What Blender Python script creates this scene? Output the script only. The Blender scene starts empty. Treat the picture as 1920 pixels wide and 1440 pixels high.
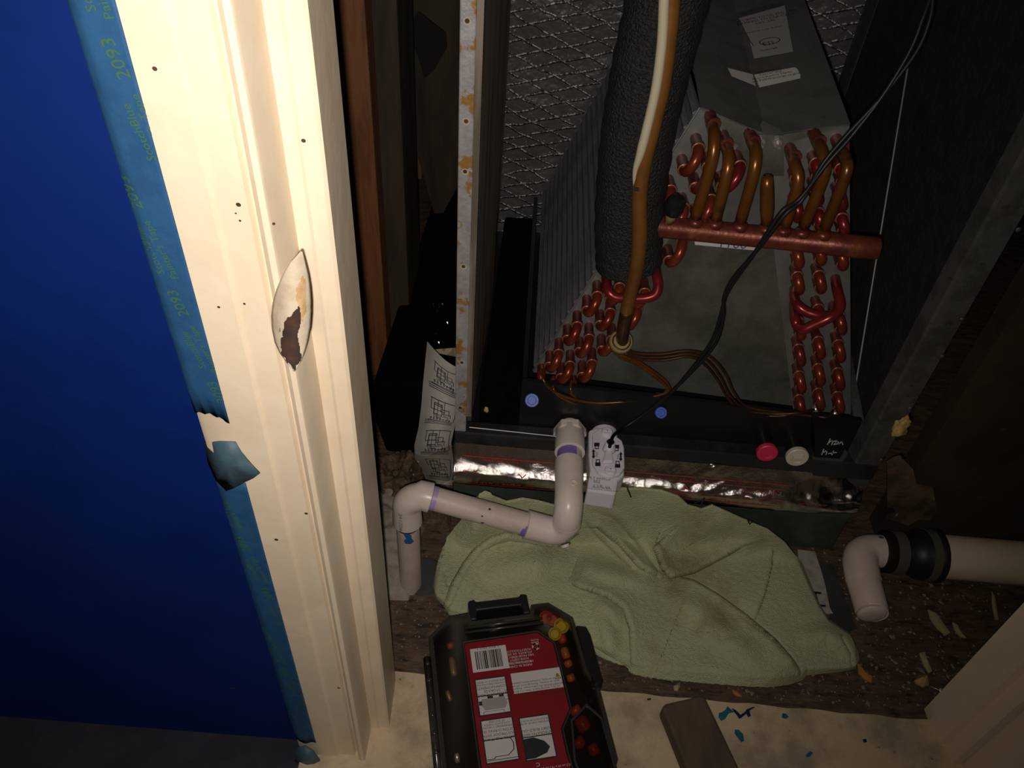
import bpy, math, random
from mathutils import Vector, Matrix, noise

# ------------------------------------------------------------------ camera, light, exposure
S = bpy.context.scene
COL = S.collection
FPX, CX, CY = 1470.0, 960.0, 720.0
PITCH = math.atan(FPX / math.hypot(125, 1569)); ROLL = math.atan(125 / 1569)
CAMH = 0.91
Fv = Vector((0, math.cos(PITCH), -math.sin(PITCH))); U0 = Vector((0, math.sin(PITCH), math.cos(PITCH)))
Xv = Vector((1, 0, 0)) * math.cos(ROLL) + U0 * math.sin(ROLL)
Yv = U0 * math.cos(ROLL) - Vector((1, 0, 0)) * math.sin(ROLL)
Cp = Vector((0, 0, CAMH))
cd = bpy.data.cameras.new('camera'); cam = bpy.data.objects.new('camera', cd); COL.objects.link(cam)
cd.sensor_fit = 'HORIZONTAL'; cd.sensor_width = 36; cd.lens = 36 * FPX / 1920; cd.clip_start = 0.02
M = Matrix((Xv, Yv, -Fv)).transposed().to_4x4(); M.translation = Cp
cam.matrix_world = M
S.camera = cam

def ray(px, py): return Fv + Xv * ((px - CX) / FPX) - Yv * ((py - CY) / FPX)
def P(px, py, x=None, y=None, z=None):
    d = ray(px, py)
    i, v = (0, x) if x is not None else ((1, y) if y is not None else (2, z))
    return Cp + d * ((v - Cp[i]) / d[i])
def PL(px, py, o, n):
    d = ray(px, py)
    return Cp + d * ((o - Cp).dot(n) / d.dot(n))

w = bpy.data.worlds.new('world'); S.world = w; w.use_nodes = True
w.node_tree.nodes['Background'].inputs[0].default_value = (1.0, 0.82, 0.65, 1)
w.node_tree.nodes['Background'].inputs[1].default_value = 0.012

# the phone's flash: a small lamp just left of and below the lens
ld = bpy.data.lights.new('phone_flash', 'SPOT'); flash = bpy.data.objects.new('phone_flash', ld); COL.objects.link(flash)
ld.energy = 14.0; ld.color = (1.0, 0.90, 0.80); ld.shadow_soft_size = 0.004
ld.spot_size = math.radians(122); ld.spot_blend = 1.0
flash.location = Cp - Xv * 0.008 - Yv * 0.013
flash.rotation_euler = ray(660, 480).to_track_quat('-Z', 'Y').to_euler()

S.view_settings.view_transform = 'Standard'; S.view_settings.look = 'None'
S.view_settings.exposure = 0.0; S.view_settings.gamma = 1.0; S.view_settings.use_curve_mapping = False

random.seed(7)
# ------------------------------------------------------------------ materials
def lin(c):
    return tuple((v / 255 / 12.92 if v / 255 <= .04045 else ((v / 255 + .055) / 1.055) ** 2.4) for v in c)
MATS = {}
def mat(name, c, rough=.5, metal=0., c2=None, sc=30, lo=.45, hi=.6, bump=0., bsc=200, spec=.5, c3=None, sc3=90, lo3=.58, hi3=.66, stretch=(1, 1, 1), emit=None, coat=0):
    m = bpy.data.materials.new(name); m.use_nodes = True; nt = m.node_tree; N = nt.nodes; L = nt.links
    b = N['Principled BSDF']; b.inputs['Base Color'].default_value = (*c, 1); b.inputs['Roughness'].default_value = rough
    b.inputs['Metallic'].default_value = metal; b.inputs['Specular IOR Level'].default_value = spec
    b.inputs['Coat Weight'].default_value = coat
    tc = N.new('ShaderNodeTexCoord'); mp = N.new('ShaderNodeMapping'); L.new(tc.outputs['Object'], mp.inputs['Vector'])
    mp.inputs['Scale'].default_value = stretch
    cur = None
    def layer(prev, prevc, col, s, l, h):
        n = N.new('ShaderNodeTexNoise'); n.inputs['Scale'].default_value = s; n.inputs['Detail'].default_value = 6; n.inputs['Roughness'].default_value = .65
        L.new(mp.outputs[0], n.inputs['Vector'])
        r = N.new('ShaderNodeMapRange'); r.inputs['From Min'].default_value = l; r.inputs['From Max'].default_value = h
        L.new(n.outputs['Fac'], r.inputs['Value'])
        mx = N.new('ShaderNodeMix'); mx.data_type = 'RGBA'
        L.new(r.outputs[0], mx.inputs['Factor'])
        if prev is None: mx.inputs['A'].default_value = (*prevc, 1)
        else: L.new(prev, mx.inputs['A'])
        mx.inputs['B'].default_value = (*col, 1)
        return mx.outputs['Result']
    if c2 is not None: cur = layer(cur, c, c2, sc, lo, hi)
    if c3 is not None: cur = layer(cur, c, c3, sc3, lo3, hi3)
    if cur is not None: L.new(cur, b.inputs['Base Color'])
    if bump:
        n = N.new('ShaderNodeTexNoise'); n.inputs['Scale'].default_value = bsc; n.inputs['Detail'].default_value = 5
        L.new(mp.outputs[0], n.inputs['Vector'])
        bp = N.new('ShaderNodeBump'); bp.inputs['Strength'].default_value = bump; bp.inputs['Distance'].default_value = .004
        L.new(n.outputs['Fac'], bp.inputs['Height']); L.new(bp.outputs[0], b.inputs['Normal'])
    MATS[name] = m
    return m

mat('blue_paint', (.0030, .019, .150), .5, c2=(.0026, .016, .13), sc=9, bump=.06, bsc=60, spec=.25)
mat('dark_floor', (.012, .013, .022), .7, c2=(.02, .02, .03), sc=20)
mat('cream_paint', (.80, .68, .52), .42, c2=(.75, .63, .47), sc=14, c3=(.40, .30, .20), sc3=46, lo3=.70, hi3=.76, bump=.12, bsc=45, spec=.35)
mat('dirty_cream', (.64, .51, .34), .55, c2=(.38, .31, .22), sc=15, lo=.44, hi=.62, c3=(.10, .07, .04), sc3=120, lo3=.66, hi3=.72, bump=.2, bsc=80)
mat('tape_blue', (.022, .088, .21), .55, c2=(.018, .075, .185), sc=50, bump=.1, bsc=150, spec=.25)
mat('tape_back', (.055, .11, .15), .6, c2=(.04, .08, .11), sc=40, bump=.1)
mat('tape_green', (.045, .13, .045), .6)
mat('strike_paint', (.60, .52, .40), .35, c2=(.50, .40, .28), sc=60, lo=.45, hi=.7, bump=.1)
mat('bare_metal', (.07, .045, .04), .45, .3, c2=(.12, .06, .045), sc=60)
mat('raw_wood', (.62, .42, .22), .7, c2=(.45, .28, .13), sc=60)
mat('floor_wood', (.075, .045, .028), .75, c2=(.14, .09, .055), sc=26, lo=.42, hi=.68, c3=(.022, .014, .01), sc3=40, lo3=.52, hi3=.66, bump=.5, bsc=90, stretch=(1, 2.5, 1))
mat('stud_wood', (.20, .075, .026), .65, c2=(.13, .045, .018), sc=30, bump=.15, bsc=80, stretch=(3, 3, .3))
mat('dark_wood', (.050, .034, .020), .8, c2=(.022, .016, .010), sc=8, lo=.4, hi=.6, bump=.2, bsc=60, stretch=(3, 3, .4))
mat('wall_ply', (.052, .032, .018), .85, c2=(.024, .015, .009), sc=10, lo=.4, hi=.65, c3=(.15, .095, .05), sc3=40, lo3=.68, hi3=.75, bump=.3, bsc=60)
mat('peeled_ply', (.13, .085, .05), .85, c2=(.055, .035, .02), sc=22, lo=.45, hi=.6, c3=(.26, .19, .11), sc3=60, lo3=.66, hi3=.72, bump=.5, bsc=60)
mat('galvanised', (0.3696, 0.3608, 0.3696), .45, .35, c2=(0.4752, 0.4664, 0.4928), sc=70, lo=.4, hi=.62, c3=(0.352, 0.2024, 0.0528), sc3=42, lo3=.545, hi3=.60, bump=.15, bsc=180)
mat('grey_steel', (.115, .115, .112), .5, .5, c2=(.075, .07, .064), sc=18, bump=.08, bsc=60, stretch=(2, 2, .3))
mat('side_steel', (.24, .20, .16), .6, .1, c2=(.12, .095, .07), sc=26, bump=.1, bsc=60, stretch=(2, 2, .15))
mat('flange_steel', (.10, .097, .093), .5, .3, c2=(.065, .062, .058), sc=30, c3=(.05, .04, .03), sc3=80, lo3=.6, hi3=.7, bump=.1)
mat('base_steel', (.045, .058, .047), .38, .1, c2=(.070, .092, .074), sc=9, c3=(.06, .058, .05), sc3=130, lo3=.68, hi3=.72, bump=.06)
mat('black_rail', (.022, .023, .026), .5, 0, c2=(.012, .012, .013), sc=20, bump=.1)
mat('black_plastic', (.010, .010, .011), .32, 0, bump=.03, bsc=60, spec=.35)
mat('black_foam', (.0035, .0035, .0035), .95, 0, c2=(.002, .002, .002), sc=30, bump=.4, bsc=160, spec=.08)
mat('pipe_foam', (.012, .012, .013), .6, 0, c2=(.004, .004, .0045), sc=330, lo=.42, hi=.6, bump=.9, bsc=420, spec=.5)
mat('liner', (.024, .022, .019), .8, 0, c2=(.014, .012, .010), sc=40, c3=(.07, .06, .05), sc3=240, lo3=.68, hi3=.74, bump=.5, bsc=150)
mat('coil_steel', (0.255, 0.2592, 0.255), .42, .55, c2=(0.204, 0.2082, 0.1997), sc=22, bump=.05, bsc=120)
mat('plate_steel', (0.18, 0.1836, 0.1692), .45, .5, c2=(0.108, 0.108, 0.09), sc=14, lo=.42, hi=.62, c3=(0.2448, 0.2448, 0.2304), sc3=150, lo3=.66, hi3=.72, bump=.08, bsc=120)
mat('fin_alu', (.19, .195, .20), .5, .4, c2=(.12, .123, .127), sc=60, stretch=(4, .3, 4), bump=.15, bsc=200)
mat('copper_red', (0.2244, 0.04216, 0.01768), .28, .45, c2=(0.17, 0.02448, 0.01496), sc=16, lo=.42, hi=.6, c3=(0.1088, 0.0306, 0.0136), sc3=50, lo3=.60, hi3=.72, spec=.6)
mat('copper_crimson', (0.216, 0.0216, 0.02304), .28, .45, c2=(0.1584, 0.0144, 0.01728), sc=20, spec=.6)
mat('copper_stub', (0.15, 0.0375, 0.024), .40, .3, c2=(0.105, 0.0225, 0.0165), sc=60, bump=.2)
mat('copper_brown', (0.1904, 0.0714, 0.01496), .28, .5, c2=(0.136, 0.04896, 0.0102), sc=20, c3=(0.0816, 0.034, 0.0136), sc3=30, lo3=.6, hi3=.7, spec=.6)
mat('copper_header', (0.1836, 0.04624, 0.0204), .38, .45, c2=(0.1292, 0.0272, 0.02312), sc=34, lo=.42, hi=.58, c3=(0.2856, 0.0952, 0.034), sc3=22, lo3=.55, hi3=.66, bump=.1)
mat('copper_line', (0.2025, 0.08625, 0.0195), .42, .3, c2=(0.15, 0.06225, 0.015), sc=16, spec=.4)
mat('copper_dark', (0.08, 0.035, 0.015), .4, .5, c2=(0.045, 0.02, 0.01), sc=40)
mat('copper_ring', (0.275, 0.121, 0.077), .35, .4)
mat('brass', (0.39, 0.3, 0.135), .35, .4, c2=(0.3, 0.225, 0.09), sc=70)
mat('solder', (.55, .50, .45), .3, .7)
mat('cream_stripe', (.46, .41, .30), .55)
mat('pvc', (.68, .60, .55), .30, 0, c2=(.64, .55, .49), sc=16, c3=(.34, .26, .20), sc3=44, lo3=.69, hi3=.76, spec=.4)
mat('pvc_pipe', (.60, .50, .44), .42, 0, c2=(.52, .42, .36), sc=18, c3=(.14, .08, .06), sc3=60, lo3=.70, hi3=.74, bump=.05)
mat('primer', (.20, .13, .42), .4)
mat('primer_light', (.38, .30, .55), .4)
mat('glue_blue', (.02, .13, .34), .25)
mat('glue_navy', (.015, .02, .09), .25)
mat('glue_teal', (.02, .17, .22), .3, c2=(.015, .10, .16), sc=80)
mat('switch_white', (.66, .64, .70), .38, spec=.35)
mat('ink', (.012, .012, .016), .6)
mat('ink_soft', (.05, .05, .07), .6)
mat('cord', (.010, .010, .010), .45, spec=.35)
mat('plug_blue', (.025, .10, .50), .45, bump=.1)
mat('plug_red', (.62, .03, .09), .45)
mat('plug_white', (.60, .55, .44), .45)
mat('chalk', (.55, .53, .50), .7)
mat('paper', (.48, .46, .44), .7, c2=(.42, .39, .36), sc=20, lo=.5, hi=.8)
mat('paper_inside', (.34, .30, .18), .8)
mat('label_white', (0.572, 0.55, 0.539), .5)
mat('label_grey', (.30, .30, .30), .45)
mat('ink_blue', (.03, .09, .45), .5)
mat('towel_green', (0.54, 0.5625, 0.36), .95, c2=(0.459, 0.4815, 0.306), sc=12, lo=.4, hi=.65, c3=(0.306, 0.27, 0.135), sc3=5.5, lo3=.56, hi3=.72, bump=.75, bsc=620, spec=.05)
mat('towel_hem', (.36, .42, .20), .95, bump=.6, bsc=500, spec=.1)
mat('debris', (.30, .25, .19), .9, c2=(.17, .13, .09), sc=300)
mat('lint', (.33, .28, .245), .95, c2=(.20, .155, .12), sc=26, lo=.42, hi=.62, c3=(.36, .31, .26), sc3=60, lo3=.6, hi3=.7, bump=.9, bsc=70)
mat('dust', (.085, .052, .03), .95, c2=(.15, .10, .06), sc=120, lo=.5, hi=.62, bump=1.0, bsc=160)
mat('foam_yellow', (.52, .36, .13), .9, c2=(.40, .24, .06), sc=120, bump=.6, bsc=160)
mat('chip_tan', (.42, .34, .18), .8)
mat('chip_orange', (.46, .20, .05), .8)
mat('nail_steel', (.9, .9, .92), .25, .6)
mat('block_wood', (.115, .078, .052), .75, c2=(.085, .055, .036), sc=30, bump=.15, bsc=90, stretch=(1, .3, 1))
mat('block_edge', (.11, .062, .032), .7, c2=(.08, .045, .022), sc=40)
mat('card_white', (.40, .38, .34), .8, c2=(.28, .25, .21), sc=40, bump=.1)
mat('sheet_grey', (.085, .095, .105), .45, .4, c2=(.06, .065, .07), sc=20)
mat('rubber', (.013, .013, .014), .45, spec=.4)
mat('clamp_steel', (.20, .17, .145), .32, .5)
mat('sewer_white', (.72, .60, .54), .38, c2=(.66, .54, .47), sc=18, c3=(.30, .17, .12), sc3=50, lo3=.70, hi3=.76)
mat('sewer_pipe', (.78, .64, .46), .42, c2=(.74, .59, .42), sc=14, c3=(.20, .14, .08), sc3=50, lo3=.70, hi3=.75)
mat('label_red', (.21, .008, .014), .4)
mat('box_black', (.012, .012, .012), .35)
mat('box_rim', (.035, .033, .030), .22, spec=.6)
mat('nut_yellow', (.62, .55, .03), .4)
mat('nut_red', (.50, .06, .03), .4)
mat('nut_orange', (.55, .16, .03), .4)
mat('part_brass', (.40, .30, .14), .4, .4)
mat('warn_yellow', (.55, .42, .03), .5)
mat('hole', (.01, .008, .006), .9)

def special(name):
    m = bpy.data.materials.new(name); m.use_nodes = True; MATS[name] = m
    return m, m.node_tree.nodes, m.node_tree.links
# smoked clear plastic that lets the flash through
m, N, L = special('smoke_plastic')
out = N['Material Output']; N.remove(N['Principled BSDF'])
tr = N.new('ShaderNodeBsdfTransparent'); tr.inputs[0].default_value = (.86, .81, .75, 1)
gl = N.new('ShaderNodeBsdfGlossy'); gl.inputs['Roughness'].default_value = .12; gl.inputs[0].default_value = (.8, .8, .8, 1)
fr = N.new('ShaderNodeValue'); fr.outputs[0].default_value = .07
mx = N.new('ShaderNodeMixShader'); L.new(fr.outputs[0], mx.inputs[0]); L.new(tr.outputs[0], mx.inputs[1]); L.new(gl.outputs[0], mx.inputs[2]); L.new(mx.outputs[0], out.inputs[0])
m, N, L = special('clear_film')
out = N['Material Output']; N.remove(N['Principled BSDF'])
tr = N.new('ShaderNodeBsdfTransparent'); tr.inputs[0].default_value = (.86, .84, .80, 1)
gl = N.new('ShaderNodeBsdfGlossy'); gl.inputs['Roughness'].default_value = .22; gl.inputs[0].default_value = (.35, .35, .35, 1)
fr = N.new('ShaderNodeValue'); fr.outputs[0].default_value = .10
mx = N.new('ShaderNodeMixShader'); L.new(fr.outputs[0], mx.inputs[0]); L.new(tr.outputs[0], mx.inputs[1]); L.new(gl.outputs[0], mx.inputs[2]); L.new(mx.outputs[0], out.inputs[0])
# foil facing with a diamond thread scrim; flash glints painted in as white
m, N, L = special('foil_scrim')
b = N['Principled BSDF']; tc = N.new('ShaderNodeTexCoord')
def scrim(angle, pitch, width):
    mp = N.new('ShaderNodeMapping'); mp.inputs['Rotation'].default_value = (0, angle, 0); L.new(tc.outputs['Object'], mp.inputs['Vector'])
    nz = N.new('ShaderNodeTexNoise'); nz.inputs['Scale'].default_value = 26; L.new(tc.outputs['Object'], nz.inputs['Vector'])
    sx = N.new('ShaderNodeSeparateXYZ'); L.new(mp.outputs[0], sx.inputs[0])
    ad = N.new('ShaderNodeMath'); ad.operation = 'MULTIPLY_ADD'; L.new(nz.outputs['Fac'], ad.inputs[0]); ad.inputs[1].default_value = pitch * .45; L.new(sx.outputs['Z'], ad.inputs[2])
    pp = N.new('ShaderNodeMath'); pp.operation = 'PINGPONG'; L.new(ad.outputs[0], pp.inputs[0]); pp.inputs[1].default_value = pitch / 2
    r = N.new('ShaderNodeMapRange'); r.inputs['From Min'].default_value = width * 1.3; r.inputs['From Max'].default_value = width * .25; L.new(pp.outputs[0], r.inputs['Value'])
    return r.outputs[0]
s1 = scrim(.26, .021, .0018); s2 = scrim(-.42, .026, .0016)
mxx = N.new('ShaderNodeMath'); mxx.operation = 'MAXIMUM'; L.new(s1, mxx.inputs[0]); L.new(s2, mxx.inputs[1])
nb = N.new('ShaderNodeTexNoise'); nb.inputs['Scale'].default_value = 300; nb.inputs['Detail'].default_value = 3; L.new(tc.outputs['Object'], nb.inputs['Vector'])
rr = N.new('ShaderNodeMapRange'); rr.inputs['From Min'].default_value = .47; rr.inputs['From Max'].default_value = .57; L.new(nb.outputs['Fac'], rr.inputs['Value'])
ml = N.new('ShaderNodeMath'); ml.operation = 'MULTIPLY'; L.new(mxx.outputs[0], ml.inputs[0]); L.new(rr.outputs[0], ml.inputs[1])
sp = N.new('ShaderNodeMapRange'); sp.inputs['From Min'].default_value = .70; sp.inputs['From Max'].default_value = .74; L.new(nb.outputs['Fac'], sp.inputs['Value'])
m2 = N.new('ShaderNodeMath'); m2.operation = 'MAXIMUM'; L.new(ml.outputs[0], m2.inputs[0]); L.new(sp.outputs[0], m2.inputs[1])
mc = N.new('ShaderNodeMix'); mc.data_type = 'RGBA'; mc.inputs['A'].default_value = (.125, .117, .12, 1); mc.inputs['B'].default_value = (1.0, .98, .95, 1)
L.new(m2.outputs[0], mc.inputs['Factor']); L.new(mc.outputs['Result'], b.inputs['Base Color'])
b.inputs['Metallic'].default_value = .25; b.inputs['Roughness'].default_value = .38
bp = N.new('ShaderNodeBump'); bp.inputs['Strength'].default_value = .9; bp.inputs['Distance'].default_value = .004
nb2 = N.new('ShaderNodeTexNoise'); nb2.inputs['Scale'].default_value = 60; L.new(tc.outputs['Object'], nb2.inputs['Vector'])
av = N.new('ShaderNodeMath'); L.new(mxx.outputs[0], av.inputs[0]); L.new(nb2.outputs['Fac'], av.inputs[1]); L.new(av.outputs[0], bp.inputs['Height']); L.new(bp.outputs[0], b.inputs['Normal'])
# shiny crinkled foil tape
m, N, L = special('foil_tape')
b = N['Principled BSDF']; b.inputs['Base Color'].default_value = (.72, .69, .66, 1); b.inputs['Metallic'].default_value = 1.0; b.inputs['Roughness'].default_value = .13
tc = N.new('ShaderNodeTexCoord'); n1 = N.new('ShaderNodeTexNoise'); n1.inputs['Scale'].default_value = 90; n1.inputs['Detail'].default_value = 6; n1.inputs['Roughness'].default_value = .7; L.new(tc.outputs['Object'], n1.inputs['Vector'])
bp = N.new('ShaderNodeBump'); bp.inputs['Strength'].default_value = .38; bp.inputs['Distance'].default_value = .004; L.new(n1.outputs['Fac'], bp.inputs['Height']); L.new(bp.outputs[0], b.inputs['Normal'])
mat('foil_print', (.42, .04, .03), .5, 0)
mat('edge_metal', (.26, .26, .25), .45, .3)

# ------------------------------------------------------------------ mesh helpers
class MB:
    def __init__(s): s.v = []; s.f = []
    def add(s, vs, fs):
        n = len(s.v); s.v += [Vector(v) for v in vs]; s.f += [tuple(i + n for i in f) for f in fs]; return s
    def box(s, a, b):
        (x0, y0, z0), (x1, y1, z1) = a, b
        return s.add([(x0, y0, z0), (x1, y0, z0), (x1, y1, z0), (x0, y1, z0), (x0, y0, z1), (x1, y0, z1), (x1, y1, z1), (x0, y1, z1)],
                     [(0, 3, 2, 1), (4, 5, 6, 7), (0, 1, 5, 4), (1, 2, 6, 5), (2, 3, 7, 6), (3, 0, 4, 7)])
    def prism(s, poly, ext):
        n = len(poly); ext = Vector(ext); poly = [Vector(p) for p in poly]
        return s.add(poly + [p + ext for p in poly], [tuple(range(n))[::-1], tuple(range(n, 2 * n))] + [(i, (i + 1) % n, n + (i + 1) % n, n + i) for i in range(n)])
    def tube(s, pts, r, seg=14, caps=True):
        pts = [Vector(p) for p in pts]; n = len(pts)
        rs = r if isinstance(r, (list, tuple)) else [r] * n
        t0 = (pts[1] - pts[0]).normalized(); u = t0.orthogonal().normalized(); rings = []; vs = []
        for i, p in enumerate(pts):
            t = (pts[min(i + 1, n - 1)] - pts[max(i - 1, 0)])
            t = t.normalized() if t.length > 1e-9 else t0
            u = (u - t * u.dot(t)); u = u.normalized() if u.length > 1e-6 else t.orthogonal().normalized()
            wv = t.cross(u)
            for k in range(seg):
                a = 2 * math.pi * k / seg; vs.append(p + (u * math.cos(a) + wv * math.sin(a)) * rs[i])
        fs = [(i * seg + k, i * seg + (k + 1) % seg, (i + 1) * seg + (k + 1) % seg, (i + 1) * seg + k) for i in range(n - 1) for k in range(seg)]
        if caps: fs += [tuple(range(seg))[::-1], tuple(range((n - 1) * seg, n * seg))]
        return s.add(vs, fs)
    def lathe(s, o, d, prof, seg=24):
        o = Vector(o); d = Vector(d).normalized()
        u = d.orthogonal().normalized(); wv = d.cross(u); vs = []
        for t, r in prof:
            for k in range(seg):
                a = 2 * math.pi * k / seg; vs.append(o + d * t + (u * math.cos(a) + wv * math.sin(a)) * r)
        n = len(prof)
        fs = [(i * seg + k, i * seg + (k + 1) % seg, (i + 1) * seg + (k + 1) % seg, (i + 1) * seg + k) for i in range(n - 1) for k in range(seg)]
        fs += [tuple(range(seg))[::-1], tuple(range((n - 1) * seg, n * seg))]
        return s.add(vs, fs)
    def grid(s, fn, nu, nv):
        vs = [fn(i / nu, j / nv) for j in range(nv + 1) for i in range(nu + 1)]
        return s.add(vs, [(j * (nu + 1) + i, j * (nu + 1) + i + 1, (j + 1) * (nu + 1) + i + 1, (j + 1) * (nu + 1) + i) for j in range(nv) for i in range(nu)])
    def build(s, name, m, parent=None, smooth=False, sharp=None, sub=None, thick=None, bevel=None):
        me = bpy.data.meshes.new(name); me.from_pydata([tuple(v) for v in s.v], [], s.f); me.update()
        me.materials.append(MATS[m])
        if smooth:
            for p in me.polygons: p.use_smooth = True
            if sharp is not None: me.set_sharp_from_angle(angle=math.radians(sharp))
        o = bpy.data.objects.new(name, me); COL.objects.link(o)
        if bevel:
            md = o.modifiers.new('bevel', 'BEVEL'); md.width = bevel; md.segments = 2; md.limit_method = 'ANGLE'; md.angle_limit = math.radians(35)
        if thick is not None:
            md = o.modifiers.new('solid', 'SOLIDIFY'); md.thickness = thick; md.offset = -1
        if parent: adopt(o, parent)
        return o
def adopt(o, parent):
    o.parent = parent
    q = parent; base = Vector((0, 0, 0))
    while q: base = base + q.location; q = q.parent
    if parent.parent is not None: base = Vector(parent['base_']) if 'base_' in parent else base
    loc = Vector(parent.location) if parent.parent is None else Vector((0, 0, 0))
    o.matrix_parent_inverse = Matrix.Translation(-loc)
def tag(o, label, cat, group=None, kind=None):
    o['label'] = label
    if cat: o['category'] = cat
    if group: o['group'] = group
    if kind: o['kind'] = kind
    return o
def thing(name, loc, label, cat, group=None):
    o = bpy.data.objects.new(name, None); COL.objects.link(o); o.location = loc; o.empty_display_size = .02
    return tag(o, label, cat, group)
def struct(o, label=None):
    o['kind'] = 'structure'
    if label: o['label'] = label
    return o
def smooth_path(pts, n=6):
    pts = [Vector(p) for p in pts]; out = []
    q = [pts[0] * 2 - pts[1]] + pts + [pts[-1] * 2 - pts[-2]]
    for i in range(1, len(q) - 2):
        a, b, c, d = q[i - 1:i + 3]
        for k in range(n):
            t = k / n
            out.append(.5 * ((2 * b) + (-a + c) * t + (2 * a - 5 * b + 4 * c - d) * t * t + (-a + 3 * b - 3 * c + d) * t ** 3))
    out.append(pts[-1]); return out
def disc_poly(c, u, v, r1, r2, n=20): return [c + u * (r1 * math.cos(2 * math.pi * k / n)) + v * (r2 * math.sin(2 * math.pi * k / n)) for k in range(n)]
TEXTQ = []
def text(name, body, mapf, size, m, parent, align='CENTER', gap=1.0): TEXTQ.append((name, body, mapf, size, m, parent, align, gap))
def flat(o, d, u):
    o = Vector(o); d = Vector(d).normalized(); u = Vector(u).normalized()
    return lambda x, y: o + d * x + u * y
def strokes(lines, mapf, wd):
    """thin flat strips along polylines given in 2-D, laid on a surface by mapf"""
    mb = MB()
    for ln in lines:
        for (x0, y0), (x1, y1) in zip(ln[:-1], ln[1:]):
            dx, dy = x1 - x0, y1 - y0; l = math.hypot(dx, dy) or 1; nx, ny = -dy / l * wd / 2, dx / l * wd / 2; ex, ey = dx / l * wd / 2, dy / l * wd / 2
            mb.add([mapf(x0 - ex + nx, y0 - ey + ny), mapf(x1 + ex + nx, y1 + ey + ny), mapf(x1 + ex - nx, y1 + ey - ny), mapf(x0 - ex - nx, y0 - ey - ny)], [(3, 2, 1, 0)])
    return mb
def rect(x0, y0, x1, y1): return [(x0, y0), (x1, y0), (x1, y1), (x0, y1), (x0, y0)]
def fill(polys, mapf):
    mb = MB()
    for p in polys: mb.add([mapf(x, y) for x, y in p], [tuple(range(len(p)))])
    return mb

# ================================================================== SETTING
floor = struct(MB().box((-1.2, .44, -.02), (1.3, 1.9, 0)).build('floor', 'floor_wood'), 'dark brown dirty plywood closet floor strewn with debris')
# threshold board with an uneven back edge
poly = []
for i in range(41):
    x = -.20 + .86 * i / 40
    poly.append((x, .447 - .008 * (x + .11) / .65 + .0008 * math.sin(i * 1.9) + .0006 * math.sin(i * 4.3), 0))
poly = [(.66, .05, 0), (-.20, .05, 0)][::-1] and [(-.20, .05, 0), (.66, .05, 0)] + poly[::-1]
thr = struct(MB().prism([Vector((x, y, -.012)) for x, y, z in poly], (0, 0, .017)).build('trim_3', 'dirty_cream'), 'cream painted threshold board, scuffed and spotted with blue glue')
struct(MB().box((-1.3, -.3, -.03), (-.2, .43, -.001)).build('floor_room', 'dark_floor'), 'dark floor in front of the blue wall')
struct(MB().box((-1.2, .36, 0), (-.1985, .43, 1.35)).build('wall_left', 'blue_paint'), 'glossy deep blue painted wall left of the door casing')
struct(MB().box((.6262, .36, 0), (1.3, .43, 1.35)).build('wall_front', 'blue_paint'), 'blue painted wall right of the right door casing')
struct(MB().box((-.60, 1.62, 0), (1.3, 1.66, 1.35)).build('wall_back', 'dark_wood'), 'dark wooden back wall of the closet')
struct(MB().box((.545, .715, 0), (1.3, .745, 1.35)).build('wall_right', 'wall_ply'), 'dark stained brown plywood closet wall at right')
struct(MB().box((-.64, .43, 0), (-.60, 1.66, 1.35)).build('wall_side', 'dark_wood'), 'dark closet side wall behind the left casing')

def casing(sign, x0):
    """profile of casing + returns list of (x, y); x grows away from the opening"""
    pr = [(.0, .378), (.0, .3435), (.001, .3415), (.004, .3405), (.007, .3425), (.0088, .350), (.0108, .350), (.0125, .3465),
          (.020, .3462), (.0285, .3462), (.0305, .3440), (.050, .3435), (.068, .3440), (.0725, .3465), (.0745, .353), (.0745, .362), (.07, .40), (.0, .40)]
    return [(x0 - sign * a, b) for a, b in pr]
def sweep_z(prof, z0, z1, n=1):
    mb = MB(); k = len(prof)
    for j in range(n + 1):
        z = z0 + (z1 - z0) * j / n
        mb.v += [Vector((x, y, z)) for x, y in prof]
    for j in range(n):
        for i in range(k):
            a, b = j * k + i, j * k + (i + 1) % k
            mb.f.append((a, b, b + k, a + k))
    mb.f += [tuple(range(k))[::-1], tuple(range(n * k, n * k + k))]
    return mb
tl = sweep_z(casing(1, -.129), 0, 1.35).build('trim_1', 'cream_paint', smooth=True, sharp=30)
struct(tl, 'cream moulded door casing at left, chipped and brightly lit')
jl = sweep_z([(-.131, .378), (-.121, .3775), (-.1195, .379), (-.1105, .3795), (-.1085, .381), (-.1105, .436), (-.150, .440), (-.150, .401), (-.131, .401)], 0, 1.35).build('door_jamb', 'cream_paint', tl, smooth=True, sharp=30)
# right casing
tr_ = sweep_z(casing(-1, .552)[::-1], 0, 1.35).build('trim_2', 'cream_paint', smooth=True, sharp=30)
struct(tr_, 'cream moulded door casing at the lower right corner')
sweep_z([(.550, .390), (.541, .390), (.541, .410), (.533, .412), (.531, .455), (.57, .458), (.57, .401), (.552, .401)][::-1], 0, 1.35).build('door_jamb', 'cream_paint', tr_, smooth=True, sharp=30)

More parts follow.
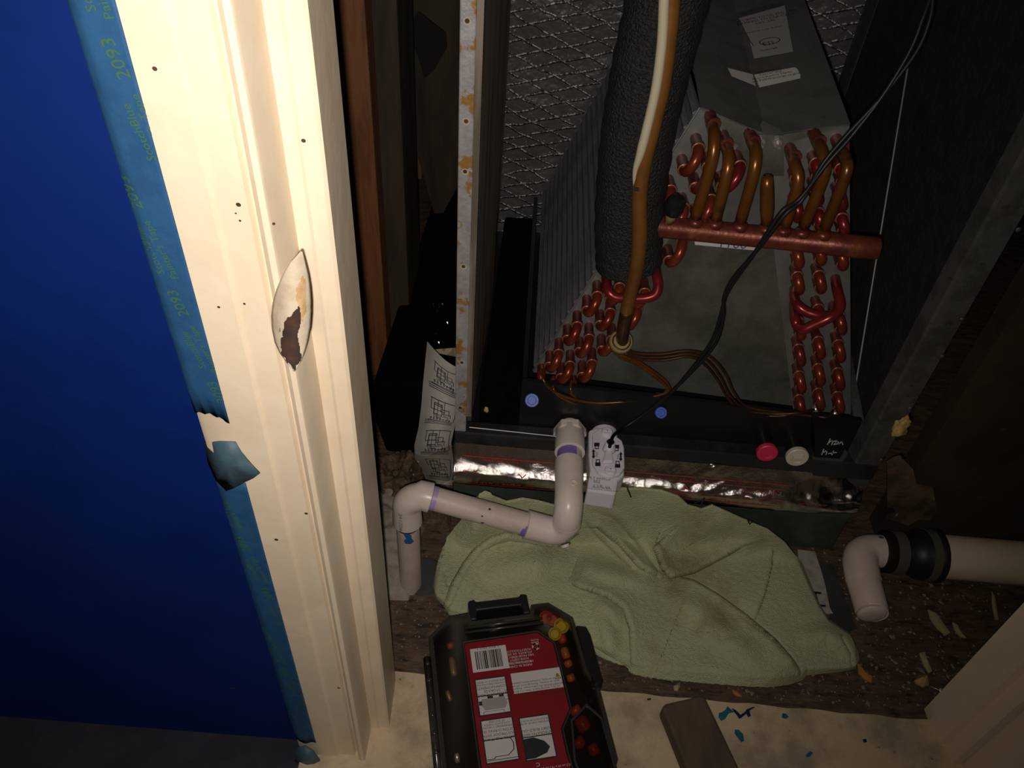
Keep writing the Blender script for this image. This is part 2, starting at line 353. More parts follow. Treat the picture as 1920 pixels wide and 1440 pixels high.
# strike plate lip on the left casing
ol = [(563, 472), (575, 515), (581, 560), (579, 615), (567, 662), (552, 693), (535, 672), (519, 640), (513, 600), (516, 565), (527, 528), (545, 492)]
cy_ = sum(p[1] for p in ol) / len(ol)
def spt(px, py, off=0):
    t = (px - 546) / 36
    return P(px, py, y=.3325 + .008 * t * t - .004 * (py - cy_) / 110 + off)
SL = [(470, 563, 564), (490, 546, 569), (515, 533, 575), (540, 523, 579), (565, 516, 581), (590, 513, 581), (615, 514, 579), (640, 519, 574), (660, 528, 568), (678, 540, 561), (693, 551, 553)]
def sl(u, v, off=0):
    t = v * (len(SL) - 1); i = min(int(t), len(SL) - 2); f = t - i
    a_, b_, c_ = [SL[i][k] * (1 - f) + SL[i + 1][k] * f for k in range(3)]
    return spt(b_ + (c_ - b_) * u, a_, off)
plate = MB().grid(sl, 12, 40).build('strike_plate', 'strike_paint', tl, smooth=True, thick=.0015)
plate['label'] = 'chipped strike plate lip with bare brown metal showing'
def inside(x, y, pl):
    c_ = False; j = len(pl) - 1
    for i in range(len(pl)):
        if (pl[i][1] > y) != (pl[j][1] > y) and x < (pl[j][0] - pl[i][0]) * (y - pl[i][1]) / (pl[j][1] - pl[i][1]) + pl[i][0]: c_ = not c_
        j = i
    return c_
def patch(pl, off, jag=0):
    mb = MB(); xs = [p[0] for p in pl]; ys = [p[1] for p in pl]; st_ = 1.5
    y = min(ys)
    while y < max(ys):
        x = min(xs)
        while x < max(xs):
            jx = jag * noise.noise(Vector((x * .12, y * .12, 3))); jy = jag * noise.noise(Vector((x * .12, y * .12, 8)))
            if inside(x + .7 + jx, y + .7 + jy, pl): mb.add([spt(x, y, off), spt(x, y + st_, off), spt(x + st_, y + st_, off), spt(x + st_, y, off)], [(0, 1, 2, 3)])
            x += st_
        y += st_
    return mb
o2 = [(567, 516), (576, 528), (579, 555), (573, 588), (566, 606), (562, 580), (555, 560), (556, 540)]
patch(o2, -.0019, 3).build('bare_wood_chip', 'raw_wood', plate)
o2 = [(562, 572), (566, 600), (558, 628), (562, 655), (566, 668), (552, 694), (534, 672), (519, 642), (530, 630), (532, 604), (546, 590)]
patch(o2, -.0020, 4).build('bare_metal_patch', 'bare_metal', plate)
o2 = [(521 + 5 * math.cos(a * .7), 618 + 5 * math.sin(a * .7)) for a in range(9)]
patch(o2, -.0021).build('screw_hole', 'hole', plate)
# little dents and holes in the casing paint
for px, py, r, yy in [(290, 129, 5, .3434), (447, 384, 5, .3460), (450, 414, 2.5, .346), (442, 400, 2, .346), (569, 264, 4.5, .3775), (513, 420, 3, .3405), (518, 1012, 4, .3436), (574, 963, 3.5, .346), (436, 1290, 3, .3434), (635, 1290, 3, .346), (458, 570, 2.5, .3434), (410, 576, 3, .3434)]:
    c = P(px, py, y=yy - .0004); rr_ = r / FPX * (c - Cp).dot(Fv)
    MB().add(disc_poly(c, Vector((1, 0, 0)), Vector((0, 0, 1)), rr_, rr_ * .9, 10), [tuple(range(10))[::-1]]).build('paint_pit', 'bare_metal', tl)

# painter's tape -----------------------------------------------------------
def tape_pt(x, z, off=0):
    # follows the outer margin of the casing (x from -.204 to -.179)
    K = [(-.2056, .3535), (-.2040, .3500), (-.2020, .3456), (-.1972, .3430), (-.179, .3424)]
    x = max(-.2056, min(-.179, x))
    for (xa, ya), (xb, yb) in zip(K[:-1], K[1:]):
        if xa <= x <= xb: y = ya + (yb - ya) * (x - xa) / (xb - xa); break
    return Vector((x, y - off, z))
def tape_strip(name, ztop, zbot, label, bot_cut=None, top_cut=None):
    def f(u, v):
        x = -.2056 + .0261 * u
        zt = ztop + (top_cut(u) if top_cut else 0); zb = zbot + (bot_cut(u) if bot_cut else 0)
        return tape_pt(x, zt + (zb - zt) * v)
    o = MB().grid(f, 14, 40).build(name, 'tape_blue', smooth=True, thick=.0004)
    return tag(o, label, 'tape', 'strips of blue tape on the casing')
zA = P(395, 783, y=.343).z; zB = P(425, 918, y=.343).z; zC = P(585, 1392, y=.343).z
t1 = tape_strip('painters_tape', 1.3, zA, "long upper strip of blue painter's tape along the cream casing edge", lambda u: .006 * math.sin(u * 3) - .004 * u + .001 * math.sin(u * 25))
t2 = tape_strip('painters_tape', zB + .01, zC, "lower strip of blue painter's tape running down to the casing foot", lambda u: .003 * math.sin(u * 9))
def tape_text(tp, z0, z1):
    z = z0; k = 0
    while z > z1:
        ph = k % 5; x = -.1985 + .0042 * ph
        d = Vector((-.20, 0, 1)).normalized(); u = Vector((-1, 0, -.20)).normalized()
        def mp(a, b, o=Vector((x, 0, z))):
            q = o + d * a + u * b; return tape_pt(q.x, q.z, .0007)
        if k % 2 == 0: text('tape_lettering', "ScotchBlue\nPainter's Tape", mp, .0064, 'tape_green', tp)
        else: text('tape_lettering', '2093', mp, .0094, 'tape_green', tp)
        z -= .034; k += 1
tape_text(t1, .87, zA + .012); tape_text(t2, zB - .03, zC + .015)
pg = [(382, 830), (410, 828), (441, 829), (452, 848), (472, 872), (487, 888), (475, 897), (460, 904), (440, 915), (424, 921), (405, 902), (390, 870)]
c = Vector((0, 0, 0)); pts = []
for x, y in pg: pts.append(P(x, y, y=.3405 - .004 * max(0, (x - 440) / 47) + .009 * max(0, (400 - x) / 20) ** 1.5))
o = MB().add(pts + [P(425, 872, y=.3385)], [((i + 1) % len(pg), i, len(pg)) for i in range(len(pg))]).build('tape_scrap', 'tape_back', smooth=True, thick=.0006)
tag(o, "torn grey-blue scrap of tape stuck over the casing below the gap", 'tape')
pg = [(556, 1402), (572, 1398), (588, 1408), (600, 1424), (606, 1445), (570, 1452), (552, 1430)]
pts = [P(x, y, y=.338 + .002 * math.sin(i * 2)) for i, (x, y) in enumerate(pg)]
o = MB().add(pts + [P(578, 1425, y=.330)], [((i + 1) % len(pg), i, len(pg)) for i in range(len(pg))]).build('tape_scrap', 'tape_back', smooth=True, thick=.0006)
tag(o, "crumpled end of blue tape at the foot of the casing, bottom edge", 'tape')

# framing left of the cabinet ------------------------------------------------
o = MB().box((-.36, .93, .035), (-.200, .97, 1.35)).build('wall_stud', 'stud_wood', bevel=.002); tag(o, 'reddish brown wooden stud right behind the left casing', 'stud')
o = MB().box((-.235, .98, .0), (-.172, 1.10, 1.35)).build('wall_stud', 'dark_wood', bevel=.002); tag(o, 'stud side next to the reddish stud, shade painted as dark wood', 'stud')  # side face in shadow, its shade put into the wood colour
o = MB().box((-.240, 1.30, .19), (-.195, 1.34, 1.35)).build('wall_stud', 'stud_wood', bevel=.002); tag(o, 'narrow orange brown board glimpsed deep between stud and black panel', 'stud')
# dark brace leaning across the gap
o = MB().prism([P(735, -20, y=1.26), P(880, -20, y=1.26), P(885, 300, y=1.26), P(820, 420, y=1.26), P(768, 240, y=1.26)], (0, .03, 0)).build('plywood_scrap', 'dark_wood'); tag(o, 'dark ragged plywood piece in the gap beside the cabinet', 'board')
mb = MB().prism([P(770, 40, y=1.255), P(785, 22, y=1.255), P(836, 62, y=1.255), P(838, 90, y=1.255), P(815, 130, y=1.255), P(795, 148, y=1.255), P(785, 110, y=1.255), P(770, 75, y=1.255)], (0, .004, 0)); mb.build('hole', 'hole', o)
o = MB().prism([(-.070, .79, 0), (-.185, .80, 0), (-.205, .80, .10), (-.195, .80, .145), (-.070, .79, .16)], (.03, 1.0 - .25, 0)).build('insulation_board', 'black_foam', bevel=.004)
tag(o, 'black insulation slab lying along the cabinet side', 'insulation')

# ================================================================== AIR HANDLER CABINET
cab = thing('air_handler_cabinet', (.2, .95, 0), 'open grey sheet metal air handler cabinet lined with foil insulation', 'cabinet')
lf = MB().box((-.0675, .68, .185), (-.0535, .695, 1.2)).build('front_flange', 'galvanised', cab, bevel=.0012); lf['label'] = 'galvanised left flange with rust blotches and screw holes'
MB().prism([(-.0535, .682, .212), (-.0535, .690, .212), (-.0475, .690, .212), (-.0475, .682, .212)], (0, 0, 1)).build('flange_lip', 'side_steel', cab)
MB().prism([(-.0535, .686, .212), (-.045, 1.2, .20), (-.069, 1.2, .20), (-.0665, .686, .212)], (0, 0, 1)).build('side_panel', 'side_steel', cab)
MB().prism([(-.0475, .690, .205), (-.0385, .93, .20), (-.0445, .93, .20), (-.0525, .690, .205)], (0, 0, .50)).build('inner_sheet', 'side_steel', cab)
for px, py in [(876, 40), (874, 228), (872, 322), (869, 500), (866, 680), (863, 765)]:
    c = P(px, py, y=.6795)
    MB().add(disc_poly(c, Vector((1, 0, 0)), Vector((0, 0, 1)), .0034, .0034, 14), [tuple(range(14))[::-1]]).build('screw_hole_rim', 'galvanised' if py > 700 else 'cream_stripe', cab)
    MB().add(disc_poly(c + Vector((0, -.0004, .0004)), Vector((1, 0, 0)), Vector((0, 0, 1)), .0021, .0021, 12), [tuple(range(12))[::-1]]).build('screw_hole', 'bare_metal', cab)
bk = MB().grid(lambda u, v: Vector((-.062 + .525 * u, 1.2 - .006 * noise.noise(Vector((u * 9, v * 14, 3))), .02 + 1.1 * v)), 60, 90).build('back_insulation', 'foil_scrim', cab, smooth=True, thick=.02); bk['label'] = 'shiny foil faced insulation with a diamond scrim'
MB().box((.462, .686, .10), (.470, 1.2, 1.2)).build('side_panel', 'flange_steel', cab)
wl0 = P(1604, 736, x=.455); wl1 = P(1710, 90, x=.455); dw = wl1 - wl0; wl2 = wl0 + dw * 1.5
MB().prism([Vector((.4545, .690, .12)), Vector((.4545, wl0.y - .05, .12)), wl0, wl2, Vector((.4545, .690, wl2.z))], (.0075, 0, 0)).build('side_liner', 'liner', cab)
MB().tube([wl0 + Vector((-.001, .001, 0)), wl1 + Vector((-.001, .001, 0))], .0011, 8).build('liner_edge', 'edge_metal', cab)['label'] = 'bright bare edge of the right liner'
MB().box((.4575, .70, .10), (.4618, 1.2, 1.2)).build('rear_liner', 'liner', cab)
MB().prism([(.452, 1.195, .1), (.462, 1.195, .1), (.462, 1.165, .1), (.4565, 1.165, .1)][::-1], (0, 0, 1)).build('corner_strip', 'grey_steel', cab)
rf = MB().prism([(.470, .678, .185), (.441, .678, .185), (.439, .681, .185), (.436, .700, .185), (.438, .701, .185), (.4425, .684, .185), (.470, .684, .185)][::-1], (0, 0, 1.0)).build('front_flange', 'flange_steel', cab)
for px, py in [(1909, 430), (1803, 598), (1766, 668), (1706, 765), (1652, 862)]:
    c = P(px, py, y=.6772)
    MB().lathe(c, (0, -1, 0), [(0, .0028), (.0012, .0026), (.0018, .0012)], 10).build('screw', 'flange_steel', cab, smooth=True)
MB().box((-.067, .677, .158), (.470, .699, .187)).build('base_rail', 'black_rail', cab, bevel=.002)
MB().tube([P(880, 801, y=.676), P(1060, 820, y=.676)], .0008, 6).build('rail_edge', 'edge_metal', cab)
MB().box((-.069, .682, 0), (.474, 1.2, .157)).build('base_box', 'base_steel', cab, bevel=.002)
MB().box((-.069, .668, .098), (.440, .682, .102)).build('base_lip', 'base_steel', cab, bevel=.001)
MB().tube([(-.069, .668, .102), (.30, .668, .102)], .0009, 6).build('lip_edge', 'grey_steel', cab)
MB().box((.300, .663, .098), (.345, .668, .106)).build('lip_clip', 'grey_steel', cab)
MB().box((.352, .690, .11), (.462, 1.2, .16)).build('cabinet_floor', 'black_plastic', cab)
MB().box((-.05, .715, .157), (.4575, 1.19, .163)).build('drip_shelf', 'black_plastic', cab)
# black strip added for the shaded black pan between left wall and coil
MB().prism([(-.040, .72, .163), (.012, .72, .163), (.012, 1.15, .163), (-.034, 1.15, .163)][::-1], (0, 0, .055)).build('shade_strip', 'black_foam', cab, bevel=.004)
MB().prism([P(945, 745, y=.71), P(985, 720, y=.71), P(978, 780, y=.71), P(950, 765, y=.71)], (0, .004, 0)).build('foam_flap', 'black_foam', cab)
# grey rail inside the right wall
a0, a1, b0, b1 = P(1609, 819, x=.443), P(1566, 610, x=.443), P(1626, 819, x=.452), P(1586, 610, x=.452)
MB().prism([a0, a1, b1, b0], (0, 0, -.004)).build('coil_rail', 'flange_steel', cab)

# foil tape over the cabinet seam -------------------------------------------
FP = [(.6765, .1685), (.6735, .1580), (.6695, .1470), (.6655, .1400), (.6610, .1355), (.6580, .1322), (.6565, .1280), (.6560, .1180), (.6590, .1070), (.6665, .1040)]
def foil(u, v, off=0):
    t = v * (len(FP) - 1); i = min(int(t), len(FP) - 2); f = t - i
    y = FP[i][0] * (1 - f) + FP[i + 1][0] * f; z = FP[i][1] * (1 - f) + FP[i + 1][1] * f
    x = -.066 + .535 * u
    cr = max(0, (u - .78) / .22)
    k = noise.noise(Vector((u * 60, v * 4, 1))) * .0008 + noise.noise(Vector((u * 22, v * 6, 9))) * (.0012 + .006 * cr)
    if u > .55: k += .0015 * noise.noise(Vector((u * 40 + v * 9, v * 3, 4)))
    dn = Vector((0, -.75, .66))
    z -= .012 * cr * math.sin(v * 3.1) ; y += .012 * cr * cr
    z -= .004 * u
    return Vector((x, y, z)) + dn * (k + off)
ft = MB().grid(foil, 240, 24).build('foil_tape', 'foil_tape', smooth=True)
tag(ft, 'shiny foil tape with red print along the cabinet bottom seam', 'tape')
def foilmap(u0, v0):
    return lambda x, y: foil(u0 + x / .535, v0 - y / .085, .0007)
for u0, v0, s_, sz in [(.02, .50, 'C P', .010), (.155, .52, 'V', .014), (.29, .60, 'CAUTION', .0085), (.05, .78, 'UL 181B-FX  UL 181A-P/B-FX  LISTED', .0055), (.07, .22, 'SHURTAPE  AF 100', .006), (.55, .45, 'A', .012), (.47, .62, 'LISTED  UL 181A-P/B-FX', .006), (.52, .28, '- - - - 0 3 0 8 - - - -', .006), (.68, .40, 'UL CLASSIFIED 181B', .007), (.66, .75, 'AF 100   UL 181A-P', .007), (.84, .60, 'LISTED UL 181', .007)]:
    text('foil_lettering', s_, foilmap(u0, v0), sz * (1.35 if len(s_) < 9 else .9), 'foil_print', ft, 'LEFT')
st = []
for k in range(9):
    v = .12 + .09 * k; 
    if k in (1, 2, 5, 6, 7): st.append([(i * .012, (.5 - v) * .085) for i in range(19)])
def fm(x, y): return foil(.40 + x / .535, .5 - y / .085, .0005)
for l_ in st: strokes([l_], fm, .0009).build('printed_line', 'foil_print', ft)
def fm2(x, y): return foil(.02 + x / .535, .5 - y / .085, .0005)
for v in (.83, .18): strokes([[(i * .01, (.5 - v) * .085) for i in range(16)]], fm2, .0012).build('printed_line', 'foil_print', ft)

# ================================================================== EVAPORATOR COIL
coil = thing('evaporator_coil', (.23, .95, .2), 'A-shaped evaporator coil with copper return bends and steel end plate', 'coil')
YP = .74
pBL, pBR, pTL, pTM, pTR = P(1000, 697, y=YP), P(1595, 775, y=YP), P(1313, 203, y=YP), P(1440, 256, y=YP), P(1592, 234, y=YP)
mb = MB(); 
def dup_y(p, y): return Vector((p.x, y, p.z))
plate_poly = [pBL, pBR, pTR, pTM, pTL]
mb.prism([dup_y(p, YP) for p in plate_poly], (0, .003, 0)); ep = mb.build('end_plate', 'plate_steel', coil)
# bright margin strips on which the slabs end
def slabquad(a, b, wd, sgn):
    return MB().prism([a + Vector((0, -.0012, 0)), b + Vector((0, -.0012, 0)), b + Vector((sgn * wd, -.0012, -.034)), a + Vector((sgn * wd, -.0012, 0))], (0, .001, 0))
slabquad(pBL, pTL, .045, 1).build('plate_margin', 'coil_steel', coil)
slabquad(pBR, pTR, .075, -1).build('plate_margin', 'coil_steel', coil)
# fin slabs
YR = 1.185
for nm, a, b, sgn in (('left', pBL, pTL, 1), ('right', pBR, pTR, -1)):
    inn = Vector((sgn * .012, 0, 0)) * 5
    sb = MB().prism([dup_y(a, YP + .003), dup_y(b, YP + .003), dup_y(b, YP + .003) + inn * .5 + Vector((0, 0, -.055)), dup_y(a, YP + .003) + inn], (0, YR - YP - .003, 0)).build('fin_slab', 'fin_alu', coil)
    if sgn > 0:
        dirv = (b - a).normalized(); nrm = Vector((dirv.z, 0, -dirv.x)) * -1; nn = 24; ln = (b - a).length
        rib = None
        for k in range(nn):
            t = (k + .5) / nn; c = a + (b - a) * t
            if rib is None:
                q = MB(); h = ln / nn * .30
                q.prism([-dirv * h, nrm * .0034, dirv * h], (0, YR - YP - .004, 0)); rib = q.build('fin', 'fin_alu', None); o = rib
            else:
                o = rib.copy(); COL.objects.link(o)
            o.location = dup_y(c, YP + .0035); o.parent = sb; o.matrix_parent_inverse = Matrix.Identity(4)
        MB().tube([dup_y(a, YP + .002), dup_y(b, YP + .002)], .0012, 6).build('slab_edge', 'coil_steel', coil)
        MB().tube([dup_y(a, YR), dup_y(b, YR)], .0015, 6).build('slab_edge', 'coil_steel', coil)
# V-folded cap
dback = Vector((0, math.cos(math.radians(8)), math.sin(math.radians(8)))) * .44
fTL, fTR = pTL + Vector((0, -.002, .002)), pTR + Vector((0, -.002, .002)); fM = P(1437, 252, y=.735)
mat('cap_steel', (.17, .172, .165), .40, .5, c2=(.13, .132, .125), sc=22, bump=.05, bsc=120)
cap = MB().add([fTL, fM, fTR, fTR + dback, fM + dback, fTL + dback], [(0, 1, 4, 5), (1, 2, 3, 4)]).build('top_cap', 'cap_steel', coil, thick=.0015)
nL = (fM - fTL).cross(dback).normalized(); nR = (fTR - fM).cross(dback).normalized()
if nL.z < 0: nL.negate()
if nR.z < 0: nR.negate()
def onR(px, py, e=.0006): return PL(px, py, fM + nR * e, nR)
def onL(px, py, e=.0006): return PL(px, py, fM + nL * e, nL)
lab = MB().add([onR(1380, 24), onR(1470, 2), onR(1487, 97), onR(1414, 110), onR(1404, 70)], [(4, 3, 2, 1, 0)]).build('rating_label', 'label_grey', cap)
MB().add([onR(1380, 24, .001), onR(1470, 2, .001), onR(1471, 10, .001), onR(1385, 34, .001)], [(3, 2, 1, 0)]).build('label_band', 'sheet_grey', lab)
e = (onR(1470, 60) - onR(1420, 70)).normalized(); e2 = nR.cross(e).normalized()
text('lettering', 'CONFORMS TO UL STD 1995\nCERTIFIED TO CSA C22.2\nNO. 236', flat(onR(1432, 36, .0012), e, e2), .0062, 'ink', lab)
text('lettering', 'EVAPORATOR COIL  R-410A', flat(onR(1425, 57, .0012), e, e2), .004, 'ink', lab)
text('lettering', 'Intertek', flat(onR(1442, 92, .0012), e, e2), .006, 'ink', lab)
text('lettering', 'ETL', flat(onR(1442, 81, .0012), e, e2), .009, 'ink', lab)
cc = onR(1443, 77, .0012); ring = [[(.011 * math.cos(k * .349), .007 * math.sin(k * .349)) for k in range(19)]]
strokes(ring, flat(cc, e, e2), .0011).build('certification_ring', 'ink', lab)
strokes([[(0, 0), (.0005, -.017)]], flat(onR(1403, 72, .0012), e, e2), .0008).build('label_rule', 'ink', lab)
el = (onL(1400, 100) - onL(1370, 92)).normalized(); el2 = nL.cross(el).normalized()
text('lettering', 'AIR HANDLER COIL', flat(onL(1362, 35, .0012), el, el2), .0055, 'ink_soft', cap)
text('lettering', '||||||||||||||', flat(onL(1378, 85, .0012), el, el2), .011, 'ink_soft', cap)
p65 = MB().add([onL(1364, 127), onL(1372, 143), onL(1424, 164), onL(1414, 140)], [(0, 1, 2, 3)])
p65.add([onR(1414, 140), onR(1424, 164), onR(1500, 147), onR(1501, 141), onR(1495, 129), onR(1490, 126)], [(0, 1, 2, 3, 4, 5)])
p65 = p65.build('warning_label', 'label_white', cap)
text('lettering', 'WARNING:\nCancer and\nReproductive Harm\nwww.P65Warnings.ca.gov', flat(onR(1446, 139, .0013), e, e2), .0052, 'ink', p65)
tri = MB().add([onR(1430, 226, .002), onR(1418, 250, .002), onR(1470, 252, .002), onR(1458, 240, .002)], [(0, 1, 2, 3)]).build('cap_bracket', 'coil_steel', cap)
strip = MB().prism([P(1420, 252, y=.7375), P(1470, 254, y=.7375), P(1470, 330, y=.7375), P(1425, 330, y=.7375)], (0, .002, 0)).build('centre_strip', 'plate_steel', coil)
for px, py in [(1425, 265), (1457, 267)]:
    MB().lathe(P(px, py, y=.737), (0, -1, 0), [(0, .005), (.003, .005), (.004, .004), (.004, .002), (.012, .0016)], 8).build('screw', 'solder', coil)

RT = .0056
def hairpin(a, b, m='copper_red', lead=.024, r=RT, y0=YP):
    A, B = P(*a, y=y0), P(*b, y=y0); mid = (A + B) / 2; rad = (A - B).length / 2; e = (A - B).normalized(); f = Vector((0, -1, 0))
    l1 = lead
    body = [mid + e * (rad * math.cos(t)) + f * (l1 + rad * math.sin(t)) for t in [math.pi * k / 12 for k in range(13)]]
    body = [A + f * (l1 - .004)] + body + [B + f * (l1 - .004)]
    o = MB().tube(body, r * .97, 14).build('return_bend', m, coil, smooth=True, sharp=50)
    for Q in (A, B):
        MB().tube([Q, Q + f * (l1 - .008), Q + f * (l1 - .006), Q + f * (l1 - .0012), Q + f * l1], [r * 1.0, r * 1.0, r * 1.14, r * 1.2, r * 1.2], 14).build('tube_stub', 'copper_stub', o, smooth=True, sharp=50)
        MB().lathe(Q + f * l1, f, [(-.0003, r * 1.2), (.0003, r * 1.22), (.0006, r * 1.02)], 14).build('solder_ring', 'copper_ring', o, smooth=True)
    return o
LH = [((1119, 531), (1100, 558)), ((1082, 587), (1064, 612)), ((1143, 562), (1124, 585)), ((1048, 638), (1031, 662)), ((1104, 610), (1086, 635)), ((1146, 612), (1127, 632)), ((1069, 660), (1052, 683)), ((1109, 657), (1091, 681)),
      ((1304, 258), (1278, 297)), ((1322, 292), (1299, 330)), ((1253, 335), (1232, 372)), ((1277, 368), (1255, 400)), ((1228, 430), (1208, 470)), ((1275, 430), (1251, 465)), ((1327, 352), (1302, 388)), ((1192, 558), (1172, 584)), ((1206, 525), (1186, 545)), ((1160, 515), (1143, 538))]
for a, b in LH: hairpin(a, b)
for a, b in [((1380, 290), (1348, 328))]: hairpin(a, b, 'copper_crimson')
R1 = [(1486, 318), (1486, 366), (1487, 452), (1488, 500), (1491, 585), (1491, 634), (1492, 684), (1492, 728)]
R2 = [(1522, 290), (1522, 336), (1526, 382), (1528, 446), (1528, 498), (1527, 560), (1527, 620), (1527, 670), (1527, 716)]
R3 = [(1568, 300), (1566, 346), (1570, 392), (1568, 455), (1566, 575), (1564, 626), (1563, 678), (1563, 722)]
for col_, m_ in ((R1, 'copper_red'), (R2, 'copper_red'), (R3, 'copper_red')):
    for x, y in col_: hairpin((x, y), (x + 3, y + 24), 'copper_crimson' if y < 420 else m_, lead=.018)
def cross(path, m='copper_crimson'):
    MB().tube(smooth_path(path, 6), RT * .97, 14).build('crossover_tube', m, coil, smooth=True, sharp=60)
cross([P(1135, 505, y=YP), P(1137, 528, y=.715), P(1140, 545, y=.700), P(1153, 557, y=.695), P(1175, 559, y=.695), P(1205, 560, y=.695), P(1228, 553, y=.697), P(1234, 535, y=.704), P(1231, 515, y=.715), P(1228, 490, y=YP)])
cross([P(1489, 540, y=YP), P(1490, 560, y=.715), P(1496, 573, y=.702), P(1515, 586, y=.695), P(1540, 592, y=.692), P(1560, 592, y=.70), P(1562, 570, y=YP)])
cross([P(1566, 520, y=YP), P(1570, 545, y=.71), P(1575, 568, y=.694), P(1572, 583, y=.686), P(1555, 596, y=.680), P(1525, 610, y=.680), P(1506, 618, y=.681), P(1495, 611, y=.690), P(1490, 595, y=.70), P(1488, 568, y=YP)])
for x, y in [(1016, 686), (1038, 708), (1075, 707)]:
    q = P(x, y, y=YP)
    MB().tube([q, q + Vector((0, -.012, -.004)), q + Vector((0, -.018, -.012)), q + Vector((0, -.019, -.020))], [RT, RT, RT * .95, RT * .5], 12).build('tube_end', 'copper_red', coil, smooth=True)
    MB().tube([q + Vector((.003, -.0195, -.012)), q + Vector((.003, -.0215, -.019))], .0022, 8).build('solder_blob', 'solder', coil, smooth=True)
for x, y in [(1530, 760), (1566, 768)]:
    q = P(x, y, y=YP - .02); MB().lathe(q, (0, -.6, -.8), [(0, .002), (.003, .005), (.008, .004), (.012, .001)], 10).build('solder_blob', 'solder', coil, smooth=True)
# suction header
YH = .690
h0, h1 = P(1222, 424, y=YH), P(1643, 466, y=YH)
hd = MB().tube([h0, h0 + (h1 - h0) * .78, h0 + (h1 - h0) * .785, h1], [.0108, .0108, .0116, .0116], 24).build('suction_header', 'copper_header', coil, smooth=True, sharp=50)
for px, py in [(1305, 412), (1342, 414), (1389, 418), (1438, 423), (1472, 424), (1507, 427), (1547, 431)]:
    q = P(px, py, y=YH); q.z = h0.z + (h1.z - h0.z) * (q.x - h0.x) / (h1.x - h0.x) + .0095
    MB().lathe(q, (0, .1, 1), [(-.003, .0085), (.0015, .0078), (.004, .0062)], 14).build('solder_joint', 'copper_header', hd, smooth=True)
for base, mid1, mid2, end in [((1331, 216), (1339, 255), (1334, 305), (1304, 408)), ((1355, 253), (1366, 292), (1362, 330), (1342, 410)), ((1405, 249), (1417, 285), (1413, 325), (1389, 413)), ((1480, 277), (1491, 312), (1496, 345), (1473, 420)), ((1525, 248), (1541, 285), (1546, 325), (1508, 423)), ((1567, 260), (1586, 300), (1585, 330), (1547, 427))]:
    b0_ = P(*base, y=YP)
    pth = [b0_, P(base[0] + (mid1[0] - base[0]) * .45, base[1] + (mid1[1] - base[1]) * .5, y=.722), P(*mid1, y=.700), P(*mid2, y=.688), P(*end, y=YH)]
    o = MB().tube(smooth_path(pth, 6), RT * 1.02, 14).build('feeder_tube', 'copper_brown', coil, smooth=True)
    MB().tube([b0_, b0_ + Vector((0, -.016, 0)), b0_ + Vector((.0006, -.0185, 0)), b0_ + Vector((.001, -.0215, 0))], [RT * 1.05, RT * 1.05, RT * 1.25, RT * 1.25], 14).build('tube_stub', 'copper_stub', o, smooth=True, sharp=50)
q = P(1437, 420, y=YH)
MB().tube([q, P(1438, 395, y=YH), P(1438, 370, y=YH), P(1438, 350, y=YH), P(1439, 331, y=YH)], [.0052, .0068, .0066, .0064, .0050], 12).build('pinched_stub', 'copper_brown', coil, smooth=True)
# service valve cap
q = P(1257, 408, y=.684)
MB().lathe(q, (.05, -.35, .95), [(-.006, .005), (.010, .0055)], 12).build('valve_stem', 'brass', coil, smooth=True)
MB().lathe(q + Vector((0, -.002, .008)), (.05, -.35, .95), [(0, .0085), (.003, .0098), (.013, .0096), (.018, .0078), (.020, .003)], 16).build('valve_cap', 'black_plastic', coil, smooth=True, sharp=40)
# white card on the plate under the header
cd_ = MB().prism([P(1301, 440, y=.737), P(1431, 447, y=.737), P(1420, 470, y=.737), P(1303, 459, y=.737)], (0, .001, 0)).build('plate_label', 'label_white', coil)
dxl = (P(1420, 460, y=.7362) - P(1310, 452, y=.7362)).normalized()
text('lettering', '1160', flat(P(1374, 458, y=.7362), dxl, (0, 0, 1)), .016, 'ink_blue', cd_)
text('lettering', 'Tested by:', flat(P(1337, 452, y=.7362), dxl, (0, 0, 1)), .006, 'ink_soft', cd_)
# distributor and capillaries
nu = P(1165, 640, y=.685); ax = Vector((.05, -.62, .78)).normalized()
ds = MB().lathe(nu - ax * .006, ax, [(-.020, .007), (-.008, .012), (0, .0135), (.005, .0135), (.007, .0120), (.007, .0085), (.0065, .0082)], 22).build('distributor_nut', 'brass', coil, smooth=True, sharp=35)
MB().lathe(nu - ax * .002, ax, [(.0022, .0112), (.0036, .0108), (.0036, .0090), (.0022, .0088)], 20).build('nut_groove', 'copper_dark', ds, smooth=True)
MB().lathe(nu - ax * .008, -ax, [(0, .011), (.012, .010), (.03, .006)], 16).build('distributor_body', 'copper_dark', coil, smooth=True)
caps_ = [
 [(1160, 652), (1152, 662), (1180, 672), (1215, 695), (1250, 725), (1245, 738), (1180, 752), (1110, 755), (1050, 740), (1022, 718), (1013, 690)],
 [(1165, 655), (1160, 668), (1195, 684), (1235, 712), (1252, 728), (1230, 745), (1170, 757), (1090, 758), (1052, 745), (1038, 730), (1038, 715)],
 [(1170, 655), (1170, 668), (1200, 680), (1248, 715), (1256, 738), (1240, 752), (1180, 765), (1130, 760), (1080, 745), (1070, 730), (1072, 712)],
 [(1175, 652), (1190, 662), (1240, 664), (1290, 658), (1330, 668), (1360, 700), (1376, 735), (1400, 762), (1450, 772), (1520, 780), (1553, 782), (1562, 770)],
 [(1177, 655), (1192, 668), (1242, 670), (1290, 664), (1325, 675), (1350, 705), (1370, 742), (1398, 768), (1450, 776), (1500, 774), (1526, 768)],
 [(1173, 657), (1190, 672), (1240, 676), (1290, 669), (1320, 682), (1345, 712), (1366, 748), (1395, 773), (1440, 780), (1480, 778), (1494, 768)]]
